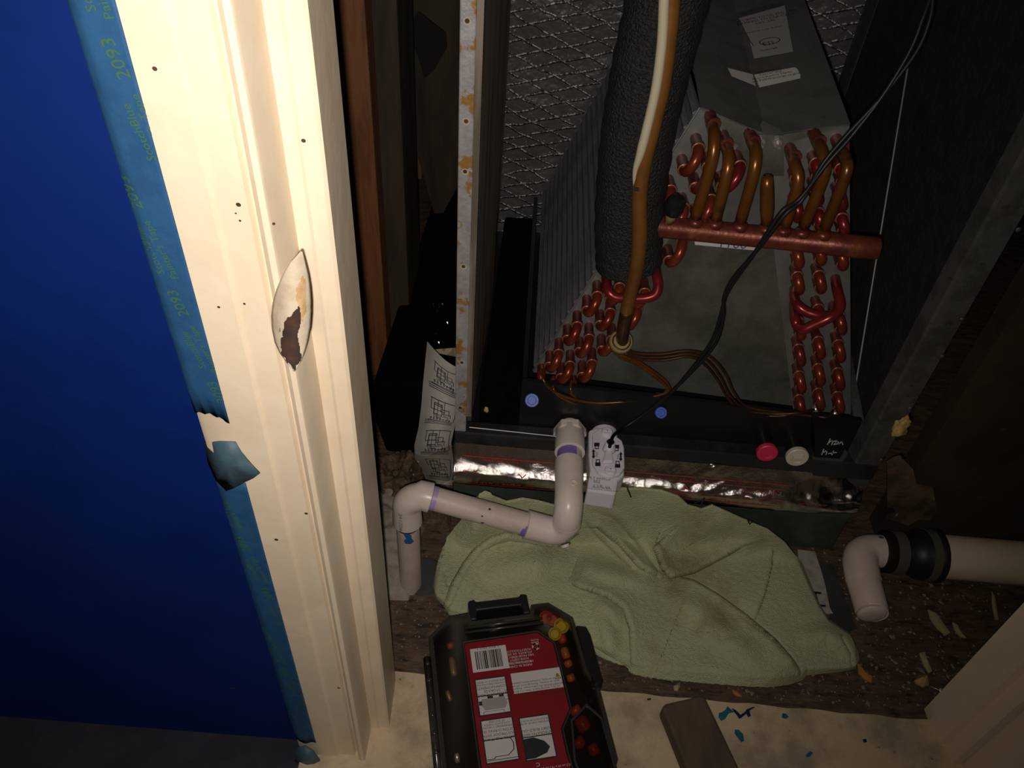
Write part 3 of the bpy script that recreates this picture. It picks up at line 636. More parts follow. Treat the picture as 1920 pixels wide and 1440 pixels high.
for k, cpth in enumerate(caps_):
    n_ = len(cpth); pts = [P(x, y, y=.690 + .012 * math.sin(i / (n_ - 1) * 3.1) + (.02 if i == n_ - 1 else 0) + .002 * (k % 3)) for i, (x, y) in enumerate(cpth)]
    MB().tube(smooth_path(pts, 6), .0017, 8).build('capillary_tube', 'copper_dark' if k > 2 else 'copper_brown', coil, smooth=True)

# ================================================================== DRAIN PAN
pan = thing('drain_pan', (.23, .9, .165), 'black plastic drain pan with coloured plugs under the coil', 'drain pan')
zl, zr = .262, .240; xl, xr = .012, .436
def pz(x): return zl + (zr - zl) * (x - xl) / (xr - xl)
MB().prism([(xl, .700, .165), (xr, .700, .165), (xr, .700, zr), (xl, .700, zl)], (0, .007, 0)).build('front_wall', 'black_plastic', pan, bevel=.001)
MB().prism([(xl, .707, zl), (xr, .707, zr), (xr, .7395, zr - .03), (xl, .7395, zl - .03)], (0, 0, -.004)).build('front_slope', 'black_plastic', pan)
MB().prism([(xl, .707, .165), (xl, 1.18, .165), (xl, 1.18, zl - .02), (xl, .707, zl)], (.006, 0, 0)).build('side_wall', 'black_plastic', pan)
MB().prism([(xr - .006, .707, .165), (xr - .006, 1.18, .165), (xr - .006, 1.18, zr - .04), (xr - .006, .707, zr - .03)], (.006, 0, 0)).build('side_wall', 'black_plastic', pan)
MB().box((xl + .006, .707, .165), (xr - .006, 1.18, .172)).build('pan_floor', 'black_plastic', pan)
MB().tube([P(985, 721, y=.7065), P(1018, 726, y=.7065)], .0008, 6).build('pan_rim', 'grey_steel', pan)
MB().tube([P(1230, 738, y=.736), P(1370, 757, y=.736)], .0012, 6).build('pan_rim', 'chip_tan', pan)
def plug(px, py, m, r, name, lab, slot=True, y=.682):
    c = P(px, py, y=y)
    o = MB().lathe(c, (0, -1, .1) if m != 'plug_blue' else (0, -.75, .66), [(.002, r * .8), (.004, r), (.009, r), (.010, r * .92), (.010, r * .62), (.0085, r * .56), (.0085, r * .2)], 26).build(name, m, pan, smooth=True, sharp=35)
    o['label'] = lab
    if m != 'plug_blue': MB().lathe(c, (0, -1, 0), [(-.020, r * .8), (.003, r * .8)], 20).build('plug_neck', 'black_plastic', o, smooth=True, sharp=40)
    if slot: MB().box((c.x - r * .45, c.y - .0125, c.z - r * .24 + .001), (c.x + r * .45, c.y - .007, c.z + r * .24 + .001)).build('plug_grip', m, o, bevel=.0008)
    return o
plug(997, 750, 'plug_blue', .0088, 'port_plug', 'round blue plug', False, .700)
plug(1237, 773, 'plug_blue', .0075, 'port_plug', 'small blue plug', False, .700)
plug(1436, 841, 'plug_red', .0130, 'port_plug', 'pink-red plug', False)
plug(1492, 849, 'plug_white', .0140, 'port_plug', 'off-white plug with square grip')
for px, py in [(1237, 785), (1120, 800)]:
    pass
# paint-marker scrawl
def hand(lines): return strokes([[(x, y) for x, y in l] for l in lines], lambda x, y: P(x, y, y=.6752), 1.9)
MB().prism([P(1528, 800, y=.676), P(1590, 806, y=.676), P(1588, 845, y=.676), P(1572, 862, y=.676), P(1528, 857, y=.676)], (0, .024, 0)).build('corner_boss', 'black_plastic', pan)
def cr(l): return [(1320 + x / 4.8, 760 + y / 4.8) for x, y in l]
wr = hand([cr(l) for l in ([(1135, 303), (1112, 352)], [(1122, 338), (1148, 316), (1160, 322), (1150, 353)], [(1168, 326), (1196, 316), (1184, 338), (1170, 352), (1202, 346)], [(1207, 328), (1214, 349), (1238, 325), (1250, 353)],
    [(1077, 396), (1060, 442)], [(1068, 428), (1094, 411), (1106, 416), (1099, 442)], [(1150, 444), (1166, 412)], [(1122, 434), (1192, 424)])])
wr.f = [f[::-1] for f in wr.f]
wr.build('marker_writing', 'chalk', pan)['label'] = 'white handwritten marker scrawl'
MB().prism([P(1523, 858, y=.6745), P(1575, 862, y=.6745), P(1585, 843, y=.6745), P(1590, 850, y=.6745), P(1580, 866, y=.6745), P(1524, 862, y=.6745)], (0, .002, 0)).build('pan_tab', 'grey_steel', pan)

# ================================================================== REFRIGERANT LINES
fo = thing('insulated_suction_line', (.115, .70, .43), 'thick black foam insulated refrigerant line hanging in front of the coil', 'pipe')
pts = [P(1180, 508, y=.700), P(1178, 470, y=.70), P(1181, 380, y=.70), P(1196, 250, y=.70), P(1220, 130, y=.70), P(1250, 0, y=.70)]
dlast = pts[-1] - pts[-2]; pts += [pts[-1] + dlast * 1.0, pts[-1] + dlast * 2.2]
sp_ = smooth_path(pts, 10); 
mb = MB(); seg = 40; rr2 = []
for i, p in enumerate(sp_):
    rr2.append(.0345 * min(1, .62 + .38 * min(1, i / 5)) + .0006 * math.sin(i * 1.7))
mb.tube(sp_, rr2, seg)
for i, v in enumerate(mb.v): mb.v[i] = v + Vector((noise.noise(v * 60), noise.noise(v * 60 + Vector((9, 0, 0))), 0)) * .0005
mb.build('foam_sleeve', 'pipe_foam', fo, smooth=True)
MB().tube([sp_[0] + Vector((0, .005, -.010)), sp_[0] + Vector((0, .004, .03))], .011, 18).build('copper_core', 'copper_dark', fo, smooth=True)
MB().tube([P(1190, 425, y=.70), h0 + Vector((.004, 0, 0))], .0112, 18).build('header_joint', 'copper_header', fo, smooth=True)

ll = thing('liquid_line', (.12, .66, .33), 'brown copper liquid line with a cream paint stripe in front of the foam', 'pipe')
lp = [(1166, 642, .688), (1169, 615, .683), (1180, 560, .674), (1193, 505, .664), (1199, 450, .656), (1199, 375, .652), (1206, 312, .651), (1225, 232, .651), (1243, 150, .651), (1254, 60, .651), (1259, 0, .651)]
pts = [P(x, y, y=Y) for x, y, Y in lp]; pts.append(pts[-1] + (pts[-1] - pts[-2]) * 4)
MB().tube(smooth_path(pts, 8), .0072, 18).build('pipe', 'copper_line', ll, smooth=True)
MB().tube(smooth_path(pts, 8)[:14], .00735, 18).build('scorched_end', 'copper_dark', ll, smooth=True)
sp2 = [P(1189, 352, y=.650), P(1191, 320, y=.6475), P(1200, 290, y=.6455), P(1213, 240, y=.645), P(1229, 170, y=.645), P(1239, 100, y=.645), P(1243, 50, y=.645), P(1245, 0, y=.645)]
sp2.append(sp2[-1] + (sp2[-1] - sp2[-2]) * 5); q = smooth_path(sp2, 6)
MB().tube(q, [.0010 + .0032 * min(1, i / 14) for i in range(len(q))], 10).build('paint_stripe', 'cream_stripe', ll, smooth=True)
MB().box(P(1194, 356, y=.6425) - Vector((.002, 0, .0015)), P(1194, 356, y=.6425) + Vector((.002, .002, .0015))).build('dark_fleck', 'ink', ll)

# ================================================================== PVC CONDENSATE DRAIN
dr = thing('condensate_drain', (-.112, .57, 0), 'off-white PVC drain line with purple primed joints over the green towel', 'drain pipe')
RO, RI = .0167, .0134
X1, Y1 = .077, .568
pz0 = Vector((.078, .700, .190))
def tubeo(name, pts, r, m, par=dr, seg=24, sharp=40): return MB().tube(pts, r, seg).build(name, m, par, smooth=True, sharp=sharp)
# hex adapter at the pan
mb = MB(); hexr = .0215
def hexring(y, r): return [Vector((pz0.x + r * math.cos(math.pi / 3 * k + .1), y, pz0.z + r * math.sin(math.pi / 3 * k + .1))) for k in range(6)]
mb.prism(hexring(.684, hexr), (0, .012, 0)); mb.build('hex_adapter', 'pvc', dr, bevel=.0015)
tubeo('adapter_socket', [(.078, .700, .19), (.078, .697, .19), (.078, .690, .19), (.078, .655, .19), (.078, .6545, .19)], [.0155, .0155, .0190, .0188, .0175], 'pvc')
tubeo('nipple', [(.078, .66, .19), (.078, .632, .19)], .0150, 'pvc_pipe')
tubeo('primer_band', [(.0775, .6545, .19), (.0775, .641, .19)], .01525, 'primer')
# elbow facing down: socket toward pan, bend to vertical
elb = [Vector((X1, .640, .19)), Vector((X1, .6395, .19)), Vector((X1, .612, .190)), Vector((X1, .590, .189))]
elb += [Vector((X1, .588 - .020 * math.sin(t), .169 + .020 * math.cos(t))) for t in [math.pi / 2 * k / 8 for k in range(1, 9)]] + [Vector((X1, .568, .160))]
e1 = tubeo('elbow', elb, [.0160, .0172, .0172] + [.0168] * (len(elb) - 3), 'pvc')
o = MB().lathe((X1 + .004, .594, .2058), (0, -.1, 1), [(-.001, .0042), (.0008, .0042), (.0012, .0034), (.0004, .0026)], 16).build('mould_mark', 'pvc', e1, smooth=True)
tubeo('joint_ring', [(X1, .5755, .178), (X1, .572, .172)], .01705, 'pvc_pipe', e1)
# lower elbow turning to the left
ZL = .148; ZE = .186; XE = -.112
lo = [Vector((X1, .568, .166)), Vector((X1, .568, .163))]
cX, cZ = X1 - .018, .163
lo += [Vector((cX + .018 * math.cos(t), .568, cZ - .018 * math.sin(t) * .95)) for t in [math.pi / 2 * k / 9 for k in range(1, 10)]]
pd = (Vector((XE, .572, ZE)) - Vector((X1 - .018, .568, .146)))
pdn = pd.normalized(); st0 = Vector((X1 - .018, .568, .146))
lo += [st0 + pdn * .014, st0 + pdn * .030, st0 + pdn * .0305]
e2_ = tubeo('elbow', lo, [.0170] * (len(lo) - 2) + [.0176, .0155], 'pvc')
MB().lathe((X1 + .001, .5535, .139), (.4, -.7, -.6), [(-.001, .0055), (.002, .0055), (.0025, .0045)], 14).build('mould_mark', 'pvc', e2_, smooth=True)
pe = Vector((XE + .028, .572, ZE - .001))
tubeo('drain_tube', [st0 + pdn * .02, pe], .0142, 'pvc_pipe')
tubeo('primer_band', [st0 + pdn * .0300, st0 + pdn * .0360], [.01455, .01435], 'primer')
tubeo('primer_band', [pe - pdn * -.001, pe - pdn * .0065], [.0146, .0146], 'primer_light')
# left elbow down to the floor
ll_ = [pe - pdn * .001, pe, pe + pdn * .012]
ex = XE + .0185; ez = ZE - .0185
ll_ += [Vector((ex - .0185 * math.sin(t), .571, ez + .0185 * math.cos(t))) for t in [math.pi / 2 * k / 9 for k in range(1, 10)]]
ll_ += [Vector((XE, .570, ez - .012)), Vector((XE, .570, ez - .028)), Vector((XE, .570, ez - .0285))]
e3 = tubeo('elbow', ll_, [.0158, .0178, .0176] + [.0170] * 9 + [.0172, .0178, .0158], 'pvc')
tubeo('standpipe', [(XE, .570, ez - .02), (XE, .569, 0)], .0142, 'pvc_pipe')
tubeo('glue_ring', [(XE, .570, ez - .0285), (XE, .570, ez - .0350)], [.0158, .0146], 'glue_navy')
# blue glue run
c = Vector((XE + .002, .570 - .0140, ez - .045))
mb = MB(); pg = [(-.005, .010), (.000, .012), (.004, .009), (.0045, .001), (.007, -.006), (.003, -.0095), (-.003, -.0085), (-.0055, -.003), (-.002, .002)]
mb.add([Vector((c.x, .570 - .0157, c.z))] + [Vector((c.x + x, .570 - math.sqrt(max(0, .0152 ** 2 - (c.x + x - XE) ** 2)), c.z + z)) for x, z in pg], [(0, 1 + (i + 1) % len(pg), 1 + i) for i in range(len(pg))]); mb.build('glue_drip', 'glue_blue', dr)
tubeo('floor_flange', [(XE + .014, .585, .0005), (XE + .014, .585, .006)], [.030, .026], 'sheet_grey', seg=22)
# printed codes on fittings
def onY(o, d, u): return flat(o, d, u)
text('lettering', 'PVC-I 1/2 D2466', flat((X1 + .0035, .5512, .1515), Vector((.32, -.25, .9)), Vector((-.95, -.1, .3))), .0075, 'ink_soft', e2_)
text('lettering', '3/4 S D2466', flat((XE - .0055, .5535, ez - .012), Vector((.0, -.1, -1)), Vector((1, -.35, 0))), .0065, 'ink_soft', e3)
for px, py, r in [(905, 1099 - 120, 4), (918, 955, 2.5), (904, 968, 2)]:
    q = P(px, py, y=.5562); MB().add(disc_poly(q, Vector((1, 0, 0)), Vector((0, .45, .9)), r * .00062, r * .0005, 8), [tuple(range(8))]).build('dirt_fleck', 'ink', dr)

# ================================================================== FLOAT SWITCH
fs = thing('float_switch', (.12, .64, .17), 'white plastic condensate float switch with printed padlock icons', 'switch')
zt = .205
def fpx(px, py, z=zt): return P(px, py, z=z)
bodypx = [(1104, 806), (1117, 801), (1133, 800), (1146, 808), (1158, 824), (1170, 832), (1171, 890), (1160, 900), (1155, 926), (1100, 918), (1106, 880), (1104, 850)]
mb = MB(); mb.prism([fpx(x, y, .197) for x, y in bodypx], (0, 0, -.030)); mb.build('body', 'switch_white', fs, bevel=.003)
oct_ = [(1110, 818), (1124, 808), (1147, 812), (1152, 822), (1165, 832), (1169, 845), (1170, 882), (1161, 895), (1140, 900), (1122, 893), (1110, 875)]
lid = MB().prism([fpx(x, y, .199) for x, y in oct_], (0, 0, .006)).build('cap_plate', 'switch_white', fs, bevel=.0015)
for px, py in [(1138, 812), (1144, 884)]:
    c = fpx(px, py, .205); MB().lathe(c, (0, 0, 1), [(-.002, .0075), (.003, .007), (.0042, .006), (.0042, .002)], 20).build('screw_boss', 'switch_white', lid, smooth=True, sharp=40)
    MB().box(c + Vector((-.005, -.0006, .003)), c + Vector((.005, .0006, .005))).build('screw_slot', 'switch_white', lid)
    MB().box(c + Vector((-.0006, -.005, .003)), c + Vector((.0006, .005, .005))).build('screw_slot', 'switch_white', lid)
c = fpx(1141, 855, .203); MB().prism([fpx(1128, 872, .205), fpx(1150, 872, .205), fpx(1147, 846, .205), fpx(1135, 846, .205)], (0, 0, .006)).build('cord_dome', 'switch_white', lid, bevel=.0025)
c = fpx(1142, 842, .206); MB().lathe(c, (0, 0, 1), [(-.002, .0085), (.003, .0075), (.010, .0058), (.012, .0052)], 20).build('strain_relief', 'switch_white', lid, smooth=True)
MB().lathe(c + Vector((0, 0, .011)), (0, .2, 1), [(0, .0045), (.002, .0048), (.004, .003)], 16).build('grommet', 'cord', lid, smooth=True)
tubeo('port_tube', [(.123, .706, .182), (.123, .69, .182)], .017, 'switch_white', fs)
zz = .2056
def pm(x, y): return fpx(x, y, zz)
def lock(x, y, s, openl):
    pl = [[(x - 5, y - 3), (x + 5, y - 3), (x + 5, y + 4), (x - 5, y + 4)]]
    fill([p[::-1] for p in pl], pm).build('padlock_icon', 'ink', lid)
    arc = [(x - 3 + (8 if openl else 0), y + s * 3), (x - 3 + (8 if openl else 0), y + s * 8), (x + 3 + (8 if openl else 0), y + s * 8), (x + 3 + (8 if openl else 0), y + s * 3)]
    mb = strokes([arc], pm, 1.6); mb.f = [f[::-1] for f in mb.f]; mb.build('padlock_icon', 'ink', lid)
lock(1119, 833, 1, False); lock(1156, 837, 1, False); lock(1121, 870, -1, False); lock(1158, 873, -1, False)
for x, y0_, y1_ in [(1113, 842, 860), (1164, 847, 865)]:
    fill([[(x - 1.6, y0_ + 3), (x - 1.6, y1_ - 3), (x + 1.6, y1_ - 3), (x + 1.6, y0_ + 3)], [(x - 3.6, y0_ + 5), (x + 3.6, y0_ + 5), (x, y0_)][::1], [(x - 3.6, y1_ - 5), (x, y1_), (x + 3.6, y1_ - 5)]], pm).build('arrow_icon', 'ink', lid)
text('lettering', 'Slide', flat(pm(1119, 852), Vector((0, -1, 0)), Vector((1, 0, 0))), .0045, 'ink_soft', lid)
text('lettering', 'Slide', flat(pm(1159, 856), Vector((0, 1, 0)), Vector((-1, 0, 0))), .0045, 'ink_soft', lid)
bt = fpx(1122, 905, .1976); dxx = (fpx(1150, 908, .1976) - fpx(1105, 903, .1976)).normalized(); dyy = Vector((-dxx.y, dxx.x, 0))
text('lettering', 'SAFE T SWITCH', flat(fpx(1120, 897, .1976), dxx, dyy), .0045, 'ink', fs)
text('lettering', 'SS2', flat(fpx(1119, 903, .1976), dxx, dyy), .0060, 'ink', fs)
text('lettering', 'c UL us', flat(fpx(1128, 912, .1976), dxx, dyy), .0065, 'ink', fs)
text('lettering', '24VAC 1.5A MAX\nCONDENSATE OVERFLOW', flat(fpx(1128, 917, .1976), dxx, dyy), .0030, 'ink_soft', fs)
cable = [(1143, 838, .628), (1146, 826, .640), (1152, 815, .655), (1172, 801, .675), (1205, 778, .682), (1250, 742, .682), (1298, 692, .680), (1338, 640, .680), (1354, 590, .680), (1359, 555, .678), (1378, 520, .675), (1408, 482, .670), (1440, 438, .664), (1470, 397, .664), (1502, 372, .670), (1545, 308, .675), (1590, 255, .682), (1655, 178, .69), (1712, 95, .70), (1738, 30, .71), (1750, -20, .72), (1765, -90, .73)]
for k in (0, 1):
    pts = [P(x + (5 * math.sin(i * 1.1) if i > 4 else 0) * (1 if k else -1) * (1.4 if i > 13 else .8), y + (3 if k else 0) * (i > 4), y=Y) for i, (x, y, Y) in enumerate(cable)]
    MB().tube(smooth_path(pts, 6), .0021, 8).build('cord', 'cord', fs, smooth=True)

# ================================================================== TOWEL
top = [(818, 1095), (826, 1050), (840, 1008), (858, 985), (880, 955), (892, 932), (910, 922), (930, 930), (950, 938), (980, 932), (1010, 937), (1040, 945), (1070, 948), (1100, 940), (1125, 922), (1160, 913), (1200, 913), (1240, 917), (1272, 928), (1290, 945), (1315, 952), (1335, 945), (1365, 958), (1410, 978), (1440, 990), (1472, 1015), (1492, 1040), (1510, 1085), (1530, 1132), (1550, 1165), (1590, 1192), (1604, 1225)]
bot = [(818, 1100), (822, 1118), (836, 1133), (846, 1150), (866, 1158), (888, 1160), (910, 1160), (930, 1160), (950, 1160), (980, 1158), (1010, 1156), (1045, 1158), (1082, 1180), (1100, 1216), (1125, 1228), (1150, 1240), (1172, 1250), (1188, 1262), (1215, 1268), (1250, 1272), (1290, 1275), (1325, 1278), (1360, 1281), (1400, 1284), (1440, 1284), (1475, 1280), (1500, 1272), (1508, 1262), (1540, 1258), (1575, 1254), (1598, 1250), (1606, 1235)]
def lerp_poly(pl, u):
    t = u * (len(pl) - 1); i = min(int(t), len(pl) - 2); f = t - i
    return (pl[i][0] * (1 - f) + pl[i + 1][0] * f, pl[i][1] * (1 - f) + pl[i + 1][1] * f)
BBC = {}
def seg_d(px, py, pl, reach=1e9):
    bb = BBC.get(id(pl))
    if bb is None: bb = BBC[id(pl)] = (min(p[0] for p in pl), max(p[0] for p in pl), min(p[1] for p in pl), max(p[1] for p in pl))
    if px < bb[0] - reach or px > bb[1] + reach or py < bb[2] - reach or py > bb[3] + reach: return (1e9, 1, 0)
    best = (1e9, 0, 0)
    for k in range(len(pl) - 1):
        (x0, y0), (x1, y1) = pl[k], pl[k + 1]; dx, dy = x1 - x0, y1 - y0; l2 = dx * dx + dy * dy
        t = max(0, min(1, ((px - x0) * dx + (py - y0) * dy) / l2)); qx, qy = x0 + t * dx, y0 + t * dy
        d = math.hypot(px - qx, py - qy)
        if d < best[0]: best = (d, (px - qx) * dy - (py - qy) * dx, (k + t) / (len(pl) - 1))
    return best
# (polyline, height, width of the raised side, side) : layer edges where one layer lies over another
EDGES = [([(835, 1135), (850, 1095), (870, 1060), (893, 1030), (920, 1010), (950, 1001), (985, 1006), (1015, 1016), (1040, 1020)], .011, 70, -1),
         ([(1300, 962), (1262, 992), (1229, 1028), (1240, 1060), (1257, 1081), (1300, 1071), (1345, 1048), (1395, 1020), (1430, 1007), (1470, 1013)], .012, 60, 1),
         ([(1257, 1081), (1300, 1092), (1345, 1118), (1400, 1158), (1450, 1200), (1485, 1240), (1502, 1266)], .011, 80, -1),
         ([(1448, 1012), (1444, 1060), (1432, 1110), (1412, 1165)], .006, 50, -1),
         ([(1085, 985), (1120, 985), (1160, 1020), (1200, 1062), (1240, 1085)], .008, 40, 1),
         ([(1068, 1092), (1090, 1100), (1140, 1118), (1170, 1140), (1184, 1180), (1186, 1250)], .009, 40, 1),
         ([(1300, 945), (1285, 965), (1240, 990), (1228, 1020)], .006, 40, 1)]
RIDGES = [([(1125, 945), (1160, 960), (1200, 1005), (1245, 1070)], .014, 15), ([(1100, 960), (1130, 1000), (1185, 1050), (1225, 1085)], .010, 13), ([(1080, 1060), (1150, 1080), (1230, 1100)], .008, 16), ([(1100, 1110), (1150, 1150), (1165, 1180)], .006, 12),
          ([(1340, 1140), (1320, 1190), (1350, 1215), (1400, 1205)], .004, 12), ([(1490, 1200), (1550, 1190), (1580, 1205), (1595, 1240)], .008, 16), ([(900, 1080), (960, 1060), (1040, 1050), (1075, 1070)], .006, 22), ([(1310, 1030), (1360, 1015), (1400, 1040)], .005, 18), ([(1200, 940), (1240, 945), (1270, 960)], .006, 18), ([(860, 1020), (900, 985), (960, 975)], .006, 18),
          ([(1240, 1110), (1300, 1140), (1380, 1210), (1440, 1260)], .007, 22), ([(1120, 1130), (1140, 1190), (1150, 1230)], .006, 14)]
GROOVES = [([(845, 1135), (862, 1095), (882, 1060), (905, 1032), (930, 1018), (955, 1012), (990, 1016), (1030, 1026)], .0018, 2.5), ([(833, 1075), (838, 1100), (852, 1098)], .002, 3), ([(1100, 1180), (1105, 1205), (1180, 1250)], .002, 2.5), ([(1497, 1262), (1480, 1236), (1440, 1198), (1390, 1158)], .0018, 2.2), ([(1575, 1195), (1592, 1225), (1595, 1248)], .0022, 2.5), ([(1360, 1045), (1420, 1018), (1465, 1022)], .0018, 2.2), ([(1262, 990), (1300, 945)], .0015, 2.5),
           ([(1113, 955), (1150, 968), (1190, 1012), (1232, 1072)], .004, 4), ([(1095, 975), (1128, 1012), (1180, 1062)], .004, 4)]
def towel(u, v):
    a = lerp_poly(top, u); b = lerp_poly(bot, u)
    px, py = a[0] + (b[0] - a[0]) * v, a[1] + (b[1] - a[1]) * v
    # overall lie: climbs the cabinet base at the back, flat on the floor in front
    mid = 1.0 if 890 < px < 1470 else max(0, 1 - min(abs(px - 890), abs(px - 1470)) / 70)
    back = max(0., (1010 - py - .08 * (px - 1180)) / 90)
    z = .016 + .085 * min(1.15, back) ** 1.2 * mid + .006 * (.5 + .5 * math.sin(px * .013) * math.cos(py * .017))
    edge = min(v, 1 - v, u * 3, (1 - u) * 3); z = z * min(1, .45 + edge * 9) if back < .1 else z
    for pl, h, wd, side in EDGES:
        h *= 1.5
        d, s_, t = seg_d(px, py, pl, wd * 4); endf = min(1, t * 6, (1 - t) * 6) if 0 < t < 1 else 0
        s2 = (1 if s_ > 0 else -1) * side
        z -= .0050 * math.exp(-((d + 1.2 * s2) / 2.0) ** 2) * endf
        if s2 > 0: z += h * math.exp(-d / wd) * min(1, d / 1.5) * endf
    for pl, h, wd in RIDGES:
        h *= 1.35
        d, s_, t = seg_d(px, py, pl, wd * 3); z += h * math.exp(-(d / wd) ** 2) * (math.sin(math.pi * min(1, max(0, t))) if 0 < t < 1 else 0)
    for pl, h, wd in GROOVES:
        h *= 2.4
        d, s_, t = seg_d(px, py, pl, 12); z -= h * math.exp(-(d / wd) ** 2)
    z += .0016 * noise.noise(Vector((px * .02, py * .02, 2))) + .0006 * noise.noise(Vector((px * .15, py * .15, 5)))
    z = max(z, .004)
    zy = P(px, py, y=.650 - .005 * noise.noise(Vector((px * .02, py * .02, 0)))).z; k_ = .010
    z = z + k_ * math.log1p(math.exp(min(40, (zy - z) / k_)))
    return P(px, py, z=z)
tw = MB().grid(towel, 540, 280)
# back edge tucks down behind toward the base
tw = tw.build('towel', 'towel_green', smooth=True, thick=.004)
tag(tw, 'crumpled sage green terry towel spread on the floor under the drain', 'towel')

for pl, lb in ([(1176, 914), (1179, 922), (1183, 932)], 'thin black sliver on the back of the towel near the float switch'), ([(1303, 943), (1311, 939), (1321, 934), (1314, 948)], 'forked black sliver at the back edge of the towel'), ([(1402, 975), (1406, 983), (1410, 978)], 'small black crumb at the right back edge of the towel'):
    tag(MB().tube([P(x, y, y=.640) for x, y in pl], .0011, 6).build('plastic_sliver', 'ink'), lb, 'debris', 'black slivers on the towel')
# ================================================================== SEWER PIPE AT RIGHT
sw = thing('capped_drain_pipe', (.55, .65, 0), 'cream waste pipe with black rubber coupling and capped elbow on the floor', 'pipe')
zc = .042; A_ = P(1612, 1030, z=zc + .006)
ea = Vector((A_.x, A_.y, zc)); px_end = Vector((.95, .652, zc + .002))
dv = Vector((1, .002, 0)).normalized()
el_ = [Vector((ea.x - .004, ea.y - .090, .036)), Vector((ea.x - .0035, ea.y - .087, .036)), Vector((ea.x - .003, ea.y - .045, .038)), Vector((ea.x - .003, ea.y - .044, .038)), Vector((ea.x - .002, ea.y - .02, .041))]
el_ += [Vector((ea.x - .002 + .024 * (1 - math.cos(t)), ea.y - .02 + .024 * math.sin(t) , zc)) for t in [math.pi / 2 * k / 8 for k in range(1, 9)]]
el_ += [Vector((ea.x + .045, ea.y + .004, zc))]
eo = MB().tube(el_, [.0195, .0205, .0215, .0225, .0225] + [.0222] * 8 + [.0225], 26).build('elbow', 'sewer_white', sw, smooth=True, sharp=40)
MB().lathe(el_[0] + Vector((0, .001, 0)), (0, -1, -.05), [(0, .0195), (.003, .0185), (.0055, .014), (.006, .004)], 24).build('end_cap', 'sewer_white', sw, smooth=True)
c0 = ea + Vector((.028, .004, 0))
MB().lathe(c0 + Vector((.004, 0, 0)), (1, 0, 0), [(0, .026), (.002, .0285), (.012, .0285), (.014, .0275), (.034, .0275), (.042, .031), (.048, .0345), (.066, .0350), (.068, .0365), (.076, .0365), (.077, .033)], 32).build('rubber_coupling', 'rubber', sw, smooth=True, sharp=45)
for t, r in ((.012, .0288), (.056, .0352)):
    MB().lathe(c0 + Vector((t + .004, 0, 0)), (1, 0, 0), [(0, r - .001), (.0003, r + .0006), (.0147, r + .0006), (.015, r - .001)], 32).build('clamp_band', 'clamp_steel', sw, smooth=True, sharp=45)
MB().tube([c0 + Vector((.07, 0, 0)), c0 + Vector((.5, -.004, 0))], .0300, 30).build('pipe', 'sewer_pipe', sw, smooth=True, sharp=50)
q = P(1653, 1012, z=.062); MB().lathe(q, (0, -.3, 1), [(-.002, .005), (0, .005), (.0012, .003)], 10).build('glue_drop', 'glue_blue', sw, smooth=True)

# ================================================================== WIRING DIAGRAM SHEET
Lp = [(801, 640), (797, 680), (793, 720), (790, 760), (785, 800), (777, 835), (778, 860), (792, 880), (800, 905)]
Rp = [(866, 676), (864, 710), (862, 745), (858, 780), (852, 800), (846, 830), (850, 860), (850, 885), (848, 910)]
def paper(u, v, off=0):
    a = lerp_poly(Lp, v); b = lerp_poly(Rp, v)
    bow = 18 * (1 - v) ** 3 * math.sin(u * 2.2)
    px, py = a[0] + (b[0] - a[0]) * u, a[1] + (b[1] - a[1]) * u + bow + 3 * math.sin(v * 22) * math.sin(u * 3.1)
    y = .705 - .028 * math.sin(min(1, u * .8 + .12) * math.pi * .9) + .004 * math.sin(v * 9) + .018 * (1 - v) * 0 - .002 * noise.noise(Vector((u * 3, v * 9, 0)))
    return P(px, py, y=y - off)
pa = MB().grid(paper, 30, 60).build('wiring_diagram_sheet', 'paper', smooth=True)
tag(pa, 'curled white paper printed with wiring diagrams beside the cabinet', 'paper')
MB().grid(lambda u, v: P(815 + 50 * u, 655 + 22 * u * (1 - v) + (6 + 10 * u) * v - 26 * u * (1 - v), y=.735), 10, 6).build('curled_back', 'paper_inside', pa)
rnd = random.Random(3)
for k in range(4):
    v0 = .06 + .235 * k; lines = []
    W_, H_ = 1.0, .19
    lines.append(rect(.22, 0, .92, .15)[:4]); lines.append(rect(.34, .02, .56, .10))
    for j in range(5):
        x = .26 + .09 * j; lines.append([(x, .0 + .02 * (j % 2)), (x, .06 + .03 * (j % 3)), (x + .12, .06 + .03 * (j % 3))])
    for j in range(4):
        y = .03 + .028 * j; lines.append([(.34, y), (.56, y), (.56, y + .015), (.75 + .05 * (j % 2), y + .015), (.75 + .05 * (j % 2), y + .05)])
    for j in range(3): lines.append([(.15, .155 + .012 * j), (.9, .16 + .012 * j)])
    for j in range(7): lines.append(rect(.28 + .085 * j, .125, .31 + .085 * j, .14))
    def pmap(x, y, v0=v0): return paper(min(1, max(0, x)), min(1, max(0, v0 + y)), .0009)
    mb = MB()
    for ln in lines:
        for (x0, y0), (x1, y1) in zip(ln[:-1], ln[1:]):
            n_ = 4
            for i in range(n_):
                ax_, ay_ = x0 + (x1 - x0) * i / n_, y0 + (y1 - y0) * i / n_; bx_, by_ = x0 + (x1 - x0) * (i + 1) / n_, y0 + (y1 - y0) * (i + 1) / n_
                if abs(y1 - y0) * 3 < abs(x1 - x0): wx, wy = 0, .0026
                else: wx, wy = .010, 0
                mb.add([pmap(ax_ - wx, ay_ - wy), pmap(bx_ - wx, by_ - wy), pmap(bx_ + wx, by_ + wy), pmap(ax_ + wx, ay_ + wy)], [(0, 1, 2, 3)])
    mb.build('printed_diagram', 'ink_soft', pa)
